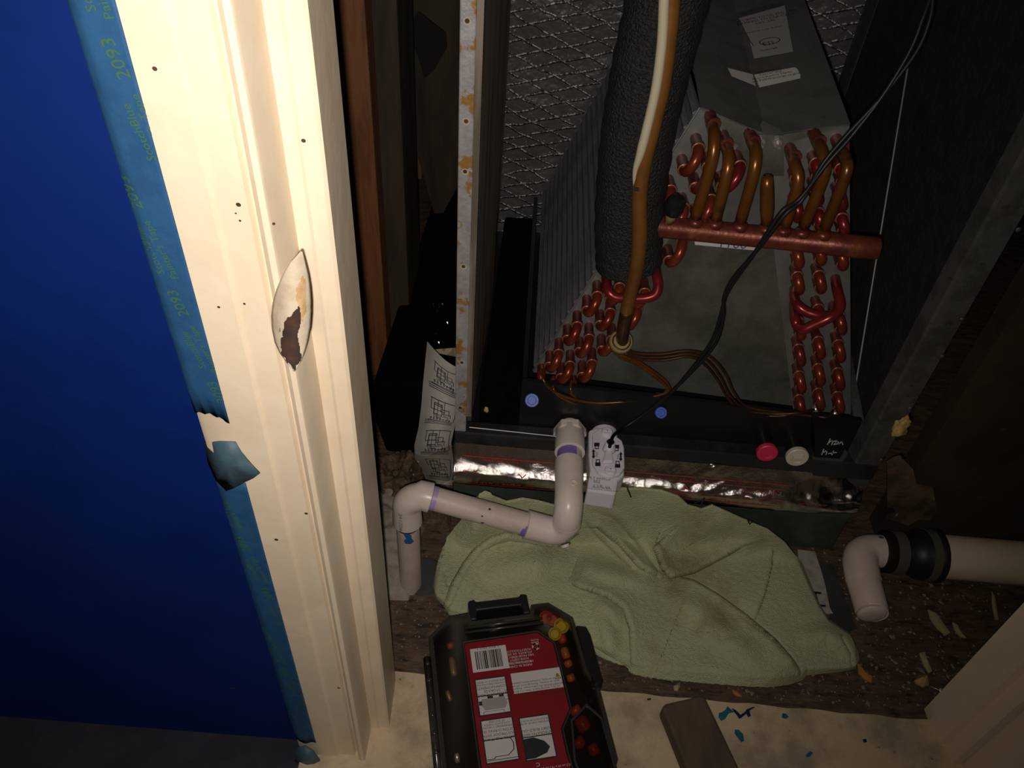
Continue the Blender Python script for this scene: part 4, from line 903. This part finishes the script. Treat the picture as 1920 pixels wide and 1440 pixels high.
# plastic sleeve
def bag(u, v):
    px = 770 + 82 * u + 6 * math.sin(v * 7); py = 845 + 65 * v + 10 * math.sin(u * 5)
    return P(px, py, y=.672 + .010 * noise.noise(Vector((u * 5, v * 5, 7))) - .012 * math.sin(u * 3.1) * math.sin(v * 3.1))
o = MB().grid(bag, 26, 26).build('plastic_sleeve', 'clear_film', smooth=False); tag(o, 'crumpled clear plastic sleeve around the bottom of the diagram sheet', 'plastic bag')
def bag2(u, v):
    px = 800 + 62 * u - 6 * v; py = 560 + 105 * v + 12 * u * v
    return P(px, py, y=.735 + .020 * noise.noise(Vector((u * 6, v * 6, 2))))
o = MB().grid(bag2, 22, 26).build('plastic_sleeve', 'clear_film', smooth=False); tag(o, 'clear plastic film rising from the top of the diagram sheet', 'plastic bag')

# ================================================================== PARTS ORGANISER
org = thing('parts_organiser', (.03, .40, 0), 'smoky clear parts organiser case with a red label lying on the threshold', 'organiser')
ZT = .060
O_ = (P(877, 1130, z=ZT) + P(988, 1118, z=ZT)) / 2; ang = math.radians(12.8)
eu = Vector((math.cos(ang), math.sin(ang), 0)); ev = Vector((math.sin(ang), -math.cos(ang), 0))   # across, and toward the viewer
O_ = Vector((O_.x, O_.y, 0))
def BX(u, v, z): return O_ + eu * u + ev * v + Vector((0, 0, z))
def bloc(px, py, z=ZT):
    q = P(px, py, z=z) - O_; return (q.dot(eu), q.dot(ev))
outl = [(-.060, .012), (-.036, .010), (-.034, .022), (.036, .022), (.040, .010), (.062, .010), (.088, .034), (.090, .105), (.098, .118), (.098, .205), (.090, .218), (.088, .300), (.060, .327), (-.060, .327), (-.088, .300), (-.088, .036)]
def inset(pl, d):
    n_ = len(pl); out_ = []
    cx_, cy2 = sum(p[0] for p in pl) / n_, sum(p[1] for p in pl) / n_
    for i in range(n_):
        a, b, c_ = pl[i - 1], pl[i], pl[(i + 1) % n_]
        e1x, e1y = b[0] - a[0], b[1] - a[1]; e2x, e2y = c_[0] - b[0], c_[1] - b[1]
        l1, l2 = math.hypot(e1x, e1y), math.hypot(e2x, e2y)
        nx, ny = -e1y / l1 - e2y / l2, e1x / l1 + e2x / l2; l = math.hypot(nx, ny) or 1
        k = d / max(.35, math.cos(.5 * math.acos(max(-1, min(1, (e1x * e2x + e1y * e2y) / (l1 * l2))))))
        out_.append((b[0] + nx / l * k, b[1] + ny / l * k))
    return out_
def loopshell(pl, z0, z1, th):
    i_ = inset(pl, th); n_ = len(pl); mb = MB()
    vs = [BX(u, v, z0) for u, v in pl] + [BX(u, v, z1) for u, v in pl] + [BX(u, v, z1) for u, v in i_] + [BX(u, v, z0) for u, v in i_]
    fs_ = []
    for i in range(n_):
        j = (i + 1) % n_
        fs_ += [(i, j, n_ + j, n_ + i), (n_ + i, n_ + j, 2 * n_ + j, 2 * n_ + i), (2 * n_ + i, 2 * n_ + j, 3 * n_ + j, 3 * n_ + i), (3 * n_ + i, 3 * n_ + j, j, i)]
    return mb.add(vs, fs_)
MB().prism([BX(u, v, .006) for u, v in inset(outl, .002)], (0, 0, .004)).build('tray_floor', 'box_black', org)
loopshell(inset(outl, .001), .006, .050, .003).build('tray_wall', 'box_black', org, bevel=.0008)
loopshell(outl, .046, .056, .006).build('lid_rim', 'box_rim', org, bevel=.0012)
lidp = MB().prism([BX(u, v, .0560) for u, v in inset(outl, .005)], (0, 0, .002)).build('lid', 'smoke_plastic', org)
# raised ribs of the lid around the label
lblpx = [(864, 1195), (1003, 1168), (1014, 1172), (1035, 1186), (1060, 1290), (1040, 1315), (1040, 1345), (1068, 1460), (890, 1460), (862, 1260)]
lbl = [bloc(*p) for p in lblpx]
lbl = [(-.047, .052), (.040, .050), (.056, .066), (.058, .145), (.044, .165), (.044, .190), (.050, .262), (.050, .305), (-.047, .305)]
loopshell(inset(lbl[::1], -.003), .0578, .0600, .0022).build('lid_ridge', 'box_rim', org, bevel=.0006)
win = [(.056, .158), (.078, .142), (.092, .160), (.094, .250), (.078, .280), (.058, .265), (.050, .200)]
loopshell(win, .0578, .0602, .0028).build('lid_ridge', 'box_rim', org, bevel=.0006)
MB().prism([BX(u, v, .0576) for u, v in inset(win, .0025)], (0, 0, .0015)).build('lid_window', 'smoke_plastic', org)
card = MB().prism([BX(u, v, .0584) for u, v in lbl], (0, 0, .0006)).build('label_card', 'label_red', org); card['label'] = 'dark red printed product card, upside down'
# handle, hinge side and latch
hd_ = MB().prism([BX(u, v, .028) for u, v in [(-.036, .020), (-.036, -.006), (-.028, -.008), (-.026, -.004), (.028, -.004), (.030, -.008), (.038, -.006), (.038, .020), (.030, .020), (.028, .008), (-.026, .008), (-.028, .020)]], (0, 0, .026)).build('handle', 'box_black', org, bevel=.002)
hg = MB(); hg.tube([BX(-.092, .06, .050), BX(-.092, .22, .050)], .0045, 12); hg.build('hinge_rod', 'box_rim', org, smooth=True)
for k in range(8): MB().lathe(BX(-.092, .068 + .02 * k, .0548), (0, 0, 1), [(-.002, .003), (.0005, .0026), (.001, .001)], 8).build('hinge_knuckle', 'box_rim', org, smooth=True)
MB().prism([BX(u, v, .020) for u, v in [(.089, .045), (.101, .048), (.104, .060), (.104, .118), (.099, .128), (.089, .126)]], (0, 0, .036)).build('side_latch', 'box_black', org, bevel=.002)
for v0, v1 in [(.012, .012)]:
    MB().tube([BX(-.020, .028, .0588), BX(.004, .026, .0588)], .0012, 6).build('lid_rib', 'box_rim', org)
for vv, uu in ((.032, .062), (.038, .060)):
    MB().tube([BX(-.045, vv, .0590), BX(.050, vv, .0590)], .0016, 8).build('lid_rib', 'box_rim', org, smooth=True)
# printing on the card (reads from the far side, so it is upside down to the viewer)
ZC = .0593
def CM(u, v): return flat(BX(u, v, ZC), -eu, ev)
def panel(u0, v0, u1, v1, m='label_white', z=.0591, name='label_panel'):
    return MB().add([BX(u0, v0, z), BX(u0, v1, z), BX(u1, v1, z), BX(u1, v0, z)], [(0, 1, 2, 3)]).build(name, m, card)
bu0, bv0, bu1, bv1 = -.042, .060, .000, .089
panel(bu0, bv0, bu1, bv1)
mb = MB(); u = bu0 + .005; rb = random.Random(5)
while u < bu1 - .006:
    wdt = rb.choice([.0005, .0008, .0012, .0016]); mb.add([BX(u, bv0 + .004, ZC), BX(u, bv1 - .003, ZC), BX(u + wdt, bv1 - .003, ZC), BX(u + wdt, bv0 + .004, ZC)], [(0, 1, 2, 3)]); u += wdt + rb.choice([.0005, .0007, .0011])
mb.build('barcode', 'ink', card)
text('lettering', '8  88722  97015  2', CM(-.021, bv0 + .0008), .0034, 'ink', card)
text('lettering', 'MADE IN CHINA\nHECHO EN CHINA', CM(.012, .0860), .0040, 'label_white', card)
text('lettering', 'DISTRIBUTED BY\nHOME DEPOT\n2455 PACES FERRY RD.\nATLANTA, GA 30339\nHUSKYTOOLS.COM', CM(.013, .0765), .0036, 'label_white', card)
text('lettering', 'Recycle\nReciclar', CM(.035, .0605), .0030, 'label_white', card)
tri3 = []
for k in range(3):
    a0_ = 2 * math.pi * k / 3 + .25; a1_ = a0_ + 1.5
    tri3.append([(.0036 * math.cos(a0_ + (a1_ - a0_) * i / 4), .0036 * math.sin(a0_ + (a1_ - a0_) * i / 4)) for i in range(5)])
mb = strokes(tri3, CM(.035, .067), .0019); mb.build('recycling_mark', 'label_white', card)
panel(.000, .096, .057, .120)
text('lettering', 'WARNING: Do not overload. Secure the lid before\nlifting. Keep out of reach of children. Small parts\ncan be a choking hazard. Store in a dry place.\nADVERTENCIA: No sobrecargue. Asegure la tapa\nantes de levantar. Mantenga fuera del alcance\nde los ninos. Contiene partes pequenas.', CM(.0235, .1165), .0033, 'ink', card, gap=.98)
MB().add([BX(.0500, .1035, ZC), BX(.0560, .1035, ZC), BX(.0530, .1095, ZC)], [(0, 1, 2)]).build('warning_triangle', 'warn_yellow', card)
strokes([[(.003, .003), (-.003, .003), (0, -.003), (.003, .003)], [(0, .002), (0, -.001)]], CM(.0530, .1063), .0006).build('warning_triangle_edge', 'ink', card)
def infobox(u0, v0, u1, v1, txt, sub, pic):
    r_ = MB().prism([BX(*p, .0590) for p in inset([(u0 - .001, v0 - .001), (u1 + .001, v0 - .001), (u1 + .001, v1 + .001), (u0 - .001, v1 + .001)], 0)], (0, 0, .00018)).build('panel_border', 'ink', card)
    vm = v0 + (v1 - v0) * .46
    panel(u0 + .0004, v0 + .0004, u1 - .0004, vm, z=.05925); panel(u0 + .0004, vm + .0012, u1 - .0004, v1 - .0004, z=.05925)
    um = (u0 + u1) / 2
    text('lettering', txt, CM(um, vm - .0042), .0042, 'ink', card); text('lettering', sub, CM(um, v0 + .0052), .0030, 'ink', card)
    def lm(x, y): return BX(u0 + x * (u1 - u0), vm + .0012 + y * (v1 - vm - .0016), .0596)
    if pic == 'clips':
        fill([[(.12, .15), (.88, .15), (.95, .5), (.85, .78), (.2, .78), (.08, .5)]], lambda x, y: lm(x, y) - Vector((0, 0, .0002))).build('printed_picture', 'label_grey', card)
        fill([[(.32, .02), (.50, .02), (.50, .16), (.32, .16)], [(.70, .02), (.86, .02), (.86, .14), (.70, .14)], [(.02, .26), (.12, .26), (.12, .48), (.02, .48)]], lm).build('printed_picture', 'ink', card)
        strokes([[(.12, .98), (.15, .86), (.78, .86), (.80, .95)]], lm, .02).build('printed_picture', 'ink', card)
    elif pic == 'seal':
        strokes([[(.04, .86), (.25, .86), (.30, .78), (.70, .78), (.90, .55), (.92, .25), (.85, .02)], [(.04, .92), (.98, .92)]], lm, .03).build('printed_picture', 'ink', card)
    else:
        fill([[(.0, .05), (.35, .02), (.70, .25), (.85, .55), (.72, .80), (.30, .98), (0, .98)]], lm).build('printed_picture', 'ink', card)
infobox(-.041, .098, -.007, .139, '8 CUSTOMIZABLE\nSTORAGE\nCOMPARTMENTS', '8 COMPARTIMENTOS PARA\nALMACENAR A LA MEDIDA', 'clips')
infobox(-.041, .145, -.007, .190, 'WATER TIGHT AND\nDUSTPROOF WITH\nSILICON O-RING SEAL', 'IMPERMEABLE Y HECHO\nCON JUNTA TORICA\nDE SILICONA', 'seal')
infobox(.001, .148, .033, .193, 'INTEGRATES WITH\nHUSKY BUILD-OUT', 'SE INTEGRA CON EL SISTEMA\nBUILD-OUT DE HUSKY', 'case')
text('lettering', 'Dimensions:\n12.8 in W x 7.8 in L x 2.5 in H', CM(.022, .2150), .0046, 'label_white', card)
text('lettering', 'Dimensiones:\n32.5 cm W x 19.7 cm L x 6.3 cm H', CM(.024, .2050), .0032, 'label_white', card)
text('lettering', 'Tools and Accessories Sold Separately', CM(-.022, .2130), .0036, 'label_white', card)
text('lettering', 'Las herramientas y los accesorios se venden por separado', CM(-.022, .2060), .0024, 'label_white', card)
text('lettering', 'C', CM(.012, .1985), .006, 'label_white', card)
fill([[(0, 0), (.012, -.002), (.016, .004), (.010, .010), (.002, .008)]], lambda x, y: BX(-.012 + x, .219 + y, ZC)).build('printed_picture', 'label_grey', card)
fill([[(0, 0), (.010, -.003), (.013, .004), (.004, .009)]], lambda x, y: BX(.004 + x, .215 + y, ZC)).build('printed_picture', 'ink', card)
fill([[(0, 0), (.008, -.003), (.010, .004), (.004, .007)]], lambda x, y: BX(-.022 + x, .222 + y, ZC)).build('printed_picture', 'ink', card)
# small hardware inside the case
def wire_nut(px, py, m, lab, r=.0085, up=(0, -.35, .9)):
    q = P(px, py, z=.048)
    o = MB().lathe(q - Vector((0, 0, .018)), up, [(0, r * .55), (.010, r * .9), (.017, r), (.018, r * .8), (.012, r * .6)], 16).build('wire_nut', m, smooth=True, sharp=40)
    tag(o, lab, 'wire connector', 'wire nuts in the organiser')
wire_nut(1053, 1163, 'nut_yellow', 'yellow wire nut standing mouth up in the organiser corner', .0095)
wire_nut(1037, 1150, 'nut_red', 'red wire nut behind the yellow one in the organiser')
wire_nut(1024, 1147, 'nut_red', 'red wire nut furthest into the organiser corner', .008)
wire_nut(1041, 1178, 'nut_yellow', 'second yellow wire nut, mostly under the red card edge', .008)
def rod(a, b, m, lab, r=.005, grp='connectors in the side compartment', nm='butt_connector'):
    A, B = P(*a, z=.040), P(*b, z=.036)
    o = MB().tube([A, A + (B - A) * .2, A + (B - A) * .8, B], [r * .7, r, r, r * .7], 12).build(nm, m, smooth=True); tag(o, lab, 'connector', grp)
rod((1053, 1190), (1056, 1206), 'nut_red', 'red connector at the far end of the side compartment')
rod((1057, 1214), (1063, 1235), 'nut_orange', 'long orange connector in the side compartment')
rod((1063, 1238), (1068, 1250), 'nut_orange', 'short orange connector beside the long one')
rod((1068, 1264), (1072, 1278), 'nut_orange', 'lone orange connector near the latch')
rod((1075, 1325), (1083, 1338), 'nut_red', 'red connector at the top of the front compartment', .007)
rod((1085, 1345), (1100, 1370), 'nut_red', 'large red connector in the front compartment', .008)
rod((1080, 1385), (1092, 1400), 'nut_red', 'red connector lying low in the front compartment', .007)
rod((1108, 1395), (1118, 1415), 'nut_red', 'red connector against the front compartment wall', .006)
rod((846, 1233), (852, 1268), 'part_brass', 'brass strip standing in the left compartment', .004, 'metal bits in the left compartment', 'brass_pin')
rod((838, 1295), (845, 1315), 'part_brass', 'short bent brass piece in the left compartment', .003, 'metal bits in the left compartment', 'brass_pin')
rod((842, 1205), (846, 1216), 'nut_red', 'small red connector in the left compartment', .004, 'metal bits in the left compartment')
rod((856, 1412), (858, 1430), 'nail_steel', 'bright metal piece low in the left compartment', .003, 'metal bits in the left compartment', 'metal_pin')

# ================================================================== LOOSE THINGS ON THE FLOOR
zt_ = .028
wb = [P(1240, 1326, z=zt_), P(1249, 1318, z=zt_), P(1318, 1302, z=zt_), P(1324, 1308, z=zt_), P(1392, 1450, z=zt_), P(1405, 1490, z=zt_), P(1310, 1490, z=zt_), P(1290, 1450, z=zt_)]
wo = MB().prism(wb, (0, 0, -.022)).build('wood_block', 'block_wood', bevel=.004); tag(wo, 'brown wooden wedge block lying on the cream threshold', 'wood block')
wo.location.z = 0
def splat(pl, m, lab, z=.0056, name='glue_spill', cat='glue'):
    pts = [P(x, y, z=z) for x, y in pl]; n_ = len(pts); ce = sum(pts, Vector()) / n_
    mb = MB().add(pts + [p * .75 + ce * .25 + Vector((0, 0, .0007)) for p in pts], [(i, (i + 1) % n_, n_ + (i + 1) % n_, n_ + i) for i in range(n_)] + [tuple(range(n_, 2 * n_))])
    return tag(mb.build(name, m, smooth=False), lab, cat, 'dried blue glue on the threshold')
splat([(1364, 1324), (1369, 1329), (1377, 1335), (1366, 1338), (1360, 1348), (1352, 1352), (1347, 1345), (1348, 1337), (1356, 1334), (1361, 1330)], 'glue_teal', 'pale teal glue smear next to the brown wood block')
splat([(1371, 1328), (1376, 1332), (1386, 1342), (1398, 1334), (1400, 1330), (1412, 1325), (1416, 1326), (1405, 1333), (1408, 1342), (1403, 1345), (1400, 1338), (1390, 1346), (1386, 1348), (1382, 1342)], 'glue_navy', 'dark navy V-shaped glue trail at the threshold edge')
splat([(1467, 1337), (1474, 1338), (1479, 1344), (1474, 1348), (1466, 1346)], 'glue_teal', 'small teal glue drop near the middle of the threshold')
splat([(1378, 1368), (1385, 1368), (1393, 1376), (1395, 1389), (1390, 1392), (1384, 1384), (1377, 1375)], 'glue_teal', 'leaf-shaped teal glue drop in front of the V-shaped trail')
splat([(1512, 1414), (1520, 1408), (1524, 1412), (1518, 1419), (1511, 1420)], 'glue_blue', 'small blue glue drop nearest the bottom edge')
splat([(1617, 1386), (1624, 1385), (1626, 1391), (1620, 1393)], 'glue_navy', 'dark round glue drop near the right casing')
splat([(1213, 1310), (1220, 1309), (1221, 1312), (1214, 1313)], 'ink', 'small black speck on the threshold edge left of the block')
def chip(pl, m, lab, name, cat='debris', z=.002, h=.004):
    pts = [P(x, y, z=z) for x, y in pl]; n_ = len(pts); ce = sum(pts, Vector()) / n_ + Vector((0, 0, h))
    return tag(MB().add([p - Vector((0, 0, z)) for p in pts] + pts + [ce], [(i, (i + 1) % n_, n_ + (i + 1) % n_, n_ + i) for i in range(n_)] + [(n_ + i, n_ + (i + 1) % n_, 2 * n_) for i in range(n_)]).build(name, m), lab, cat)
chip([(1272, 1280), (1276, 1278), (1275, 1288), (1271, 1295), (1264, 1294), (1263, 1286)], 'chip_tan', 'pale tan leaf-like flake in front of the towel', 'paint_flake')
chip([(1373, 1292), (1380, 1298), (1392, 1306), (1382, 1305), (1375, 1300)], 'chip_orange', 'orange brown sliver in front of the towel', 'wood_sliver')
chip([(1608, 1242), (1616, 1250), (1626, 1262), (1636, 1268), (1634, 1279), (1622, 1274), (1610, 1262)], 'chip_orange', 'orange flake at the right corner of the towel', 'wood_sliver', h=.002)
chip([(1714, 1276), (1724, 1266), (1736, 1264), (1745, 1272), (1742, 1284), (1732, 1288), (1718, 1282)], 'foam_yellow', 'yellow foam crumb next to the nail', 'foam_chunk', h=.014)
for pl in ([(1724, 1224), (1734, 1222), (1742, 1240), (1748, 1258), (1742, 1262), (1732, 1246)], ):
    chip(pl, 'chip_tan', 'long pale strip of old paint beside the foam crumb', 'paint_flake')
pk = [[(1740, 1143), (1756, 1150), (1770, 1170), (1782, 1186), (1774, 1191), (1758, 1178), (1745, 1160)], [(1786, 1166), (1796, 1172), (1806, 1190), (1812, 1196), (1802, 1194), (1790, 1180)], [(1860, 1108), (1866, 1120), (1872, 1162), (1866, 1160), (1860, 1130)]]
for pl, lb in zip(pk, ('broad tan paint flake on the dark floor below the pipe', 'narrow tan paint flake right of the broad one', 'thin tan flake in the dark corner by the right casing')): chip(pl, 'chip_tan', lb, 'paint_flake', h=.001)
nl = thing('nail', P(1758, 1292, z=.004), 'shiny nail with a bright round head on the floor at right', 'nail')
A, B = P(1764, 1295, z=.006), P(1744, 1287, z=.002)
MB().tube([A, B], [.0007, .0004], 8).build('shank', 'nail_steel', nl, smooth=True)
MB().lathe(A, (A - B) + Vector((0, 0, .01)), [(-.0010, .0010), (0, .0034), (.0012, .0034), (.0018, .002)], 12).build('head', 'nail_steel', nl, smooth=True)
# scrap card and sheet metal beside the towel
cdp = MB().prism([P(x, y, z=.003) for x, y in [(1496, 1030), (1528, 1034), (1540, 1070), (1548, 1100), (1556, 1140), (1562, 1150), (1540, 1150), (1500, 1100)]], (0, 0, -.0025)).build('card_scrap', 'card_white'); tag(cdp, 'dirty white card scrap with black print tucked under the towel', 'card')
mb = strokes([[(1520, 1110), (1538, 1112)], [(1528, 1112), (1535, 1135), (1546, 1136)]], lambda x, y: P(x, y, z=.0034), 4); mb.f = [f[::-1] for f in mb.f]; mb.build('print', 'ink', cdp)
smp = MB().prism([P(x, y, z=.002) for x, y in [(1536, 1056), (1562, 1058), (1580, 1110), (1606, 1178), (1578, 1190), (1555, 1165), (1558, 1140)]], (0, 0, -.0015)).build('sheet_metal_scrap', 'sheet_grey'); tag(smp, 'thin grey sheet metal strip lying under the capped elbow', 'sheet metal')
# peeling board edge right of the cabinet
o = MB().prism([P(x, y, y=.710) for x, y in [(1664, 870), (1676, 862), (1690, 858), (1712, 880), (1720, 912), (1750, 918), (1757, 962), (1742, 976), (1722, 974), (1704, 986), (1684, 978), (1664, 972)]], (0, .0045, 0)).build('peeling_board', 'peeled_ply'); tag(o, 'peeling brown board end with a round hole right of the cabinet', 'board')
c = P(1668, 958, y=.7090); MB().add(disc_poly(c, Vector((1, 0, 0)), Vector((0, 0, 1)), .007, .007, 14), [tuple(range(14))[::-1]]).build('knot_hole', 'hole', o)
# blob of expanding foam on the right flange
def blob(name, c, sx, sy, sz, m, lab, cat, seed, amp=.35, nu=18, nv=12, fr_=60):
    def f(u, v):
        t, p_ = u * 2 * math.pi, (v - .5) * math.pi; d = Vector((math.cos(t) * math.cos(p_), math.sin(t) * math.cos(p_), math.sin(p_)))
        k = 1 + amp * noise.noise(d * 1.7 + Vector((seed, 0, 0))) + amp * .6 * noise.noise(d * 4 + Vector((0, seed, 0)))
        return Vector(c) + Vector((d.x * sx, d.y * sy, d.z * sz)) * k
    return tag(MB().grid(f, nu, nv).build(name, m, smooth=True), lab, cat)
blob('foam_sealant', P(1688, 800, y=.676), .010, .006, .014, 'foam_yellow', 'yellow blob of expanding foam on the right flange', 'foam', 3, .6)
blob('foam_crumb', P(912, 768, y=.700), .003, .003, .004, 'foam_yellow', 'tiny yellow foam crumb beside the left flange foot', 'foam', 5, .5, 10, 8)
# lint and dusty insulation left of the drain
def lump(u, v):
    x = -.215 + .105 * u; y = .545 + .20 * v
    e_ = math.sin(min(1, max(0, u)) * math.pi) ** .5 * math.sin(min(1, max(0, v)) * math.pi) ** .5
    z = e_ * (.045 + .020 * noise.noise(Vector((x * 22, y * 22, 1))) + .012 * noise.noise(Vector((x * 60, y * 60, 5)))) - .002
    return Vector((x + .010 * noise.noise(Vector((x * 30, y * 30, 8))), y, z))
o = MB().grid(lump, 46, 70).build('lint_mat', 'lint', smooth=True); tag(o, 'lumpy greyish pink mat of dust and lint behind the drain standpipe', 'lint')
def lump2(u, v):
    x = -.22 + .15 * u; y = .66 + .13 * v; e_ = math.sin(u * math.pi) ** .5 * math.sin(v * math.pi) ** .5
    return Vector((x, y, e_ * (.05 + .03 * noise.noise(Vector((x * 40, y * 40, 3))) + .02 * noise.noise(Vector((x * 90, y * 90, 6)))) - .002))
o = MB().grid(lump2, 60, 50).build('dust_heap', 'dust', smooth=True); tag(o, 'brown fibrous dust heap under the wiring diagram sheet', 'dust')
# fine litter on the floor
mb = MB(); rd = random.Random(11)
def litter(n_, reg, smin, smax):
    for _ in range(n_):
        x = rd.uniform(reg[0], reg[1]); y = rd.uniform(reg[2], reg[3]); s_ = rd.uniform(smin, smax) * 1.4; a = rd.uniform(0, 6.3); el2_ = rd.uniform(.25, 1)
        u = Vector((math.cos(a), math.sin(a), 0)) * s_; v = Vector((-math.sin(a), math.cos(a), 0)) * s_ * el2_; c_ = Vector((x, y, 0)); h = Vector((0, 0, s_ * rd.uniform(.3, .9)))
        mb.add([c_ + u, c_ + v, c_ - u, c_ - v, c_ + h], [(0, 1, 4), (1, 2, 4), (2, 3, 4), (3, 0, 4)])
litter(380, (.10, .60, .452, .53), .0005, .0016); litter(70, (.10, .60, .452, .53), .0016, .003); litter(420, (.44, .70, .5, .70), .0005, .0018); litter(240, (-.14, .0, .452, .62), .0004, .0013); litter(25, (.45, .62, .47, .64), .0018, .0035)
tag(mb.build('floor_litter', 'debris'), 'fine pale grit and chips scattered over the closet floor', 'debris', kind='stuff')

# ------------------------------------------------------------------ lettering: one depsgraph pass turns all text into meshes
tmp = []
for name, body, mapf, size, m, parent, align, gap in TEXTQ:
    cu = bpy.data.curves.new('t', 'FONT'); cu.body = body; cu.size = size; cu.align_x = align; cu.align_y = 'CENTER'; cu.resolution_u = 2; cu.space_line = gap
    ob = bpy.data.objects.new('t', cu); COL.objects.link(ob); tmp.append(ob)
dg = bpy.context.evaluated_depsgraph_get(); dg.update()
for ob, (name, body, mapf, size, m, parent, align, gap) in zip(tmp, TEXTQ):
    me = bpy.data.meshes.new_from_object(ob.evaluated_get(dg)); me.name = name
    for v in me.vertices: v.co = mapf(v.co.x, v.co.y)
    me.materials.clear(); me.materials.append(MATS[m])
    o = bpy.data.objects.new(name, me); COL.objects.link(o); adopt(o, parent)
for ob in tmp:
    cu = ob.data; bpy.data.objects.remove(ob); bpy.data.curves.remove(cu)
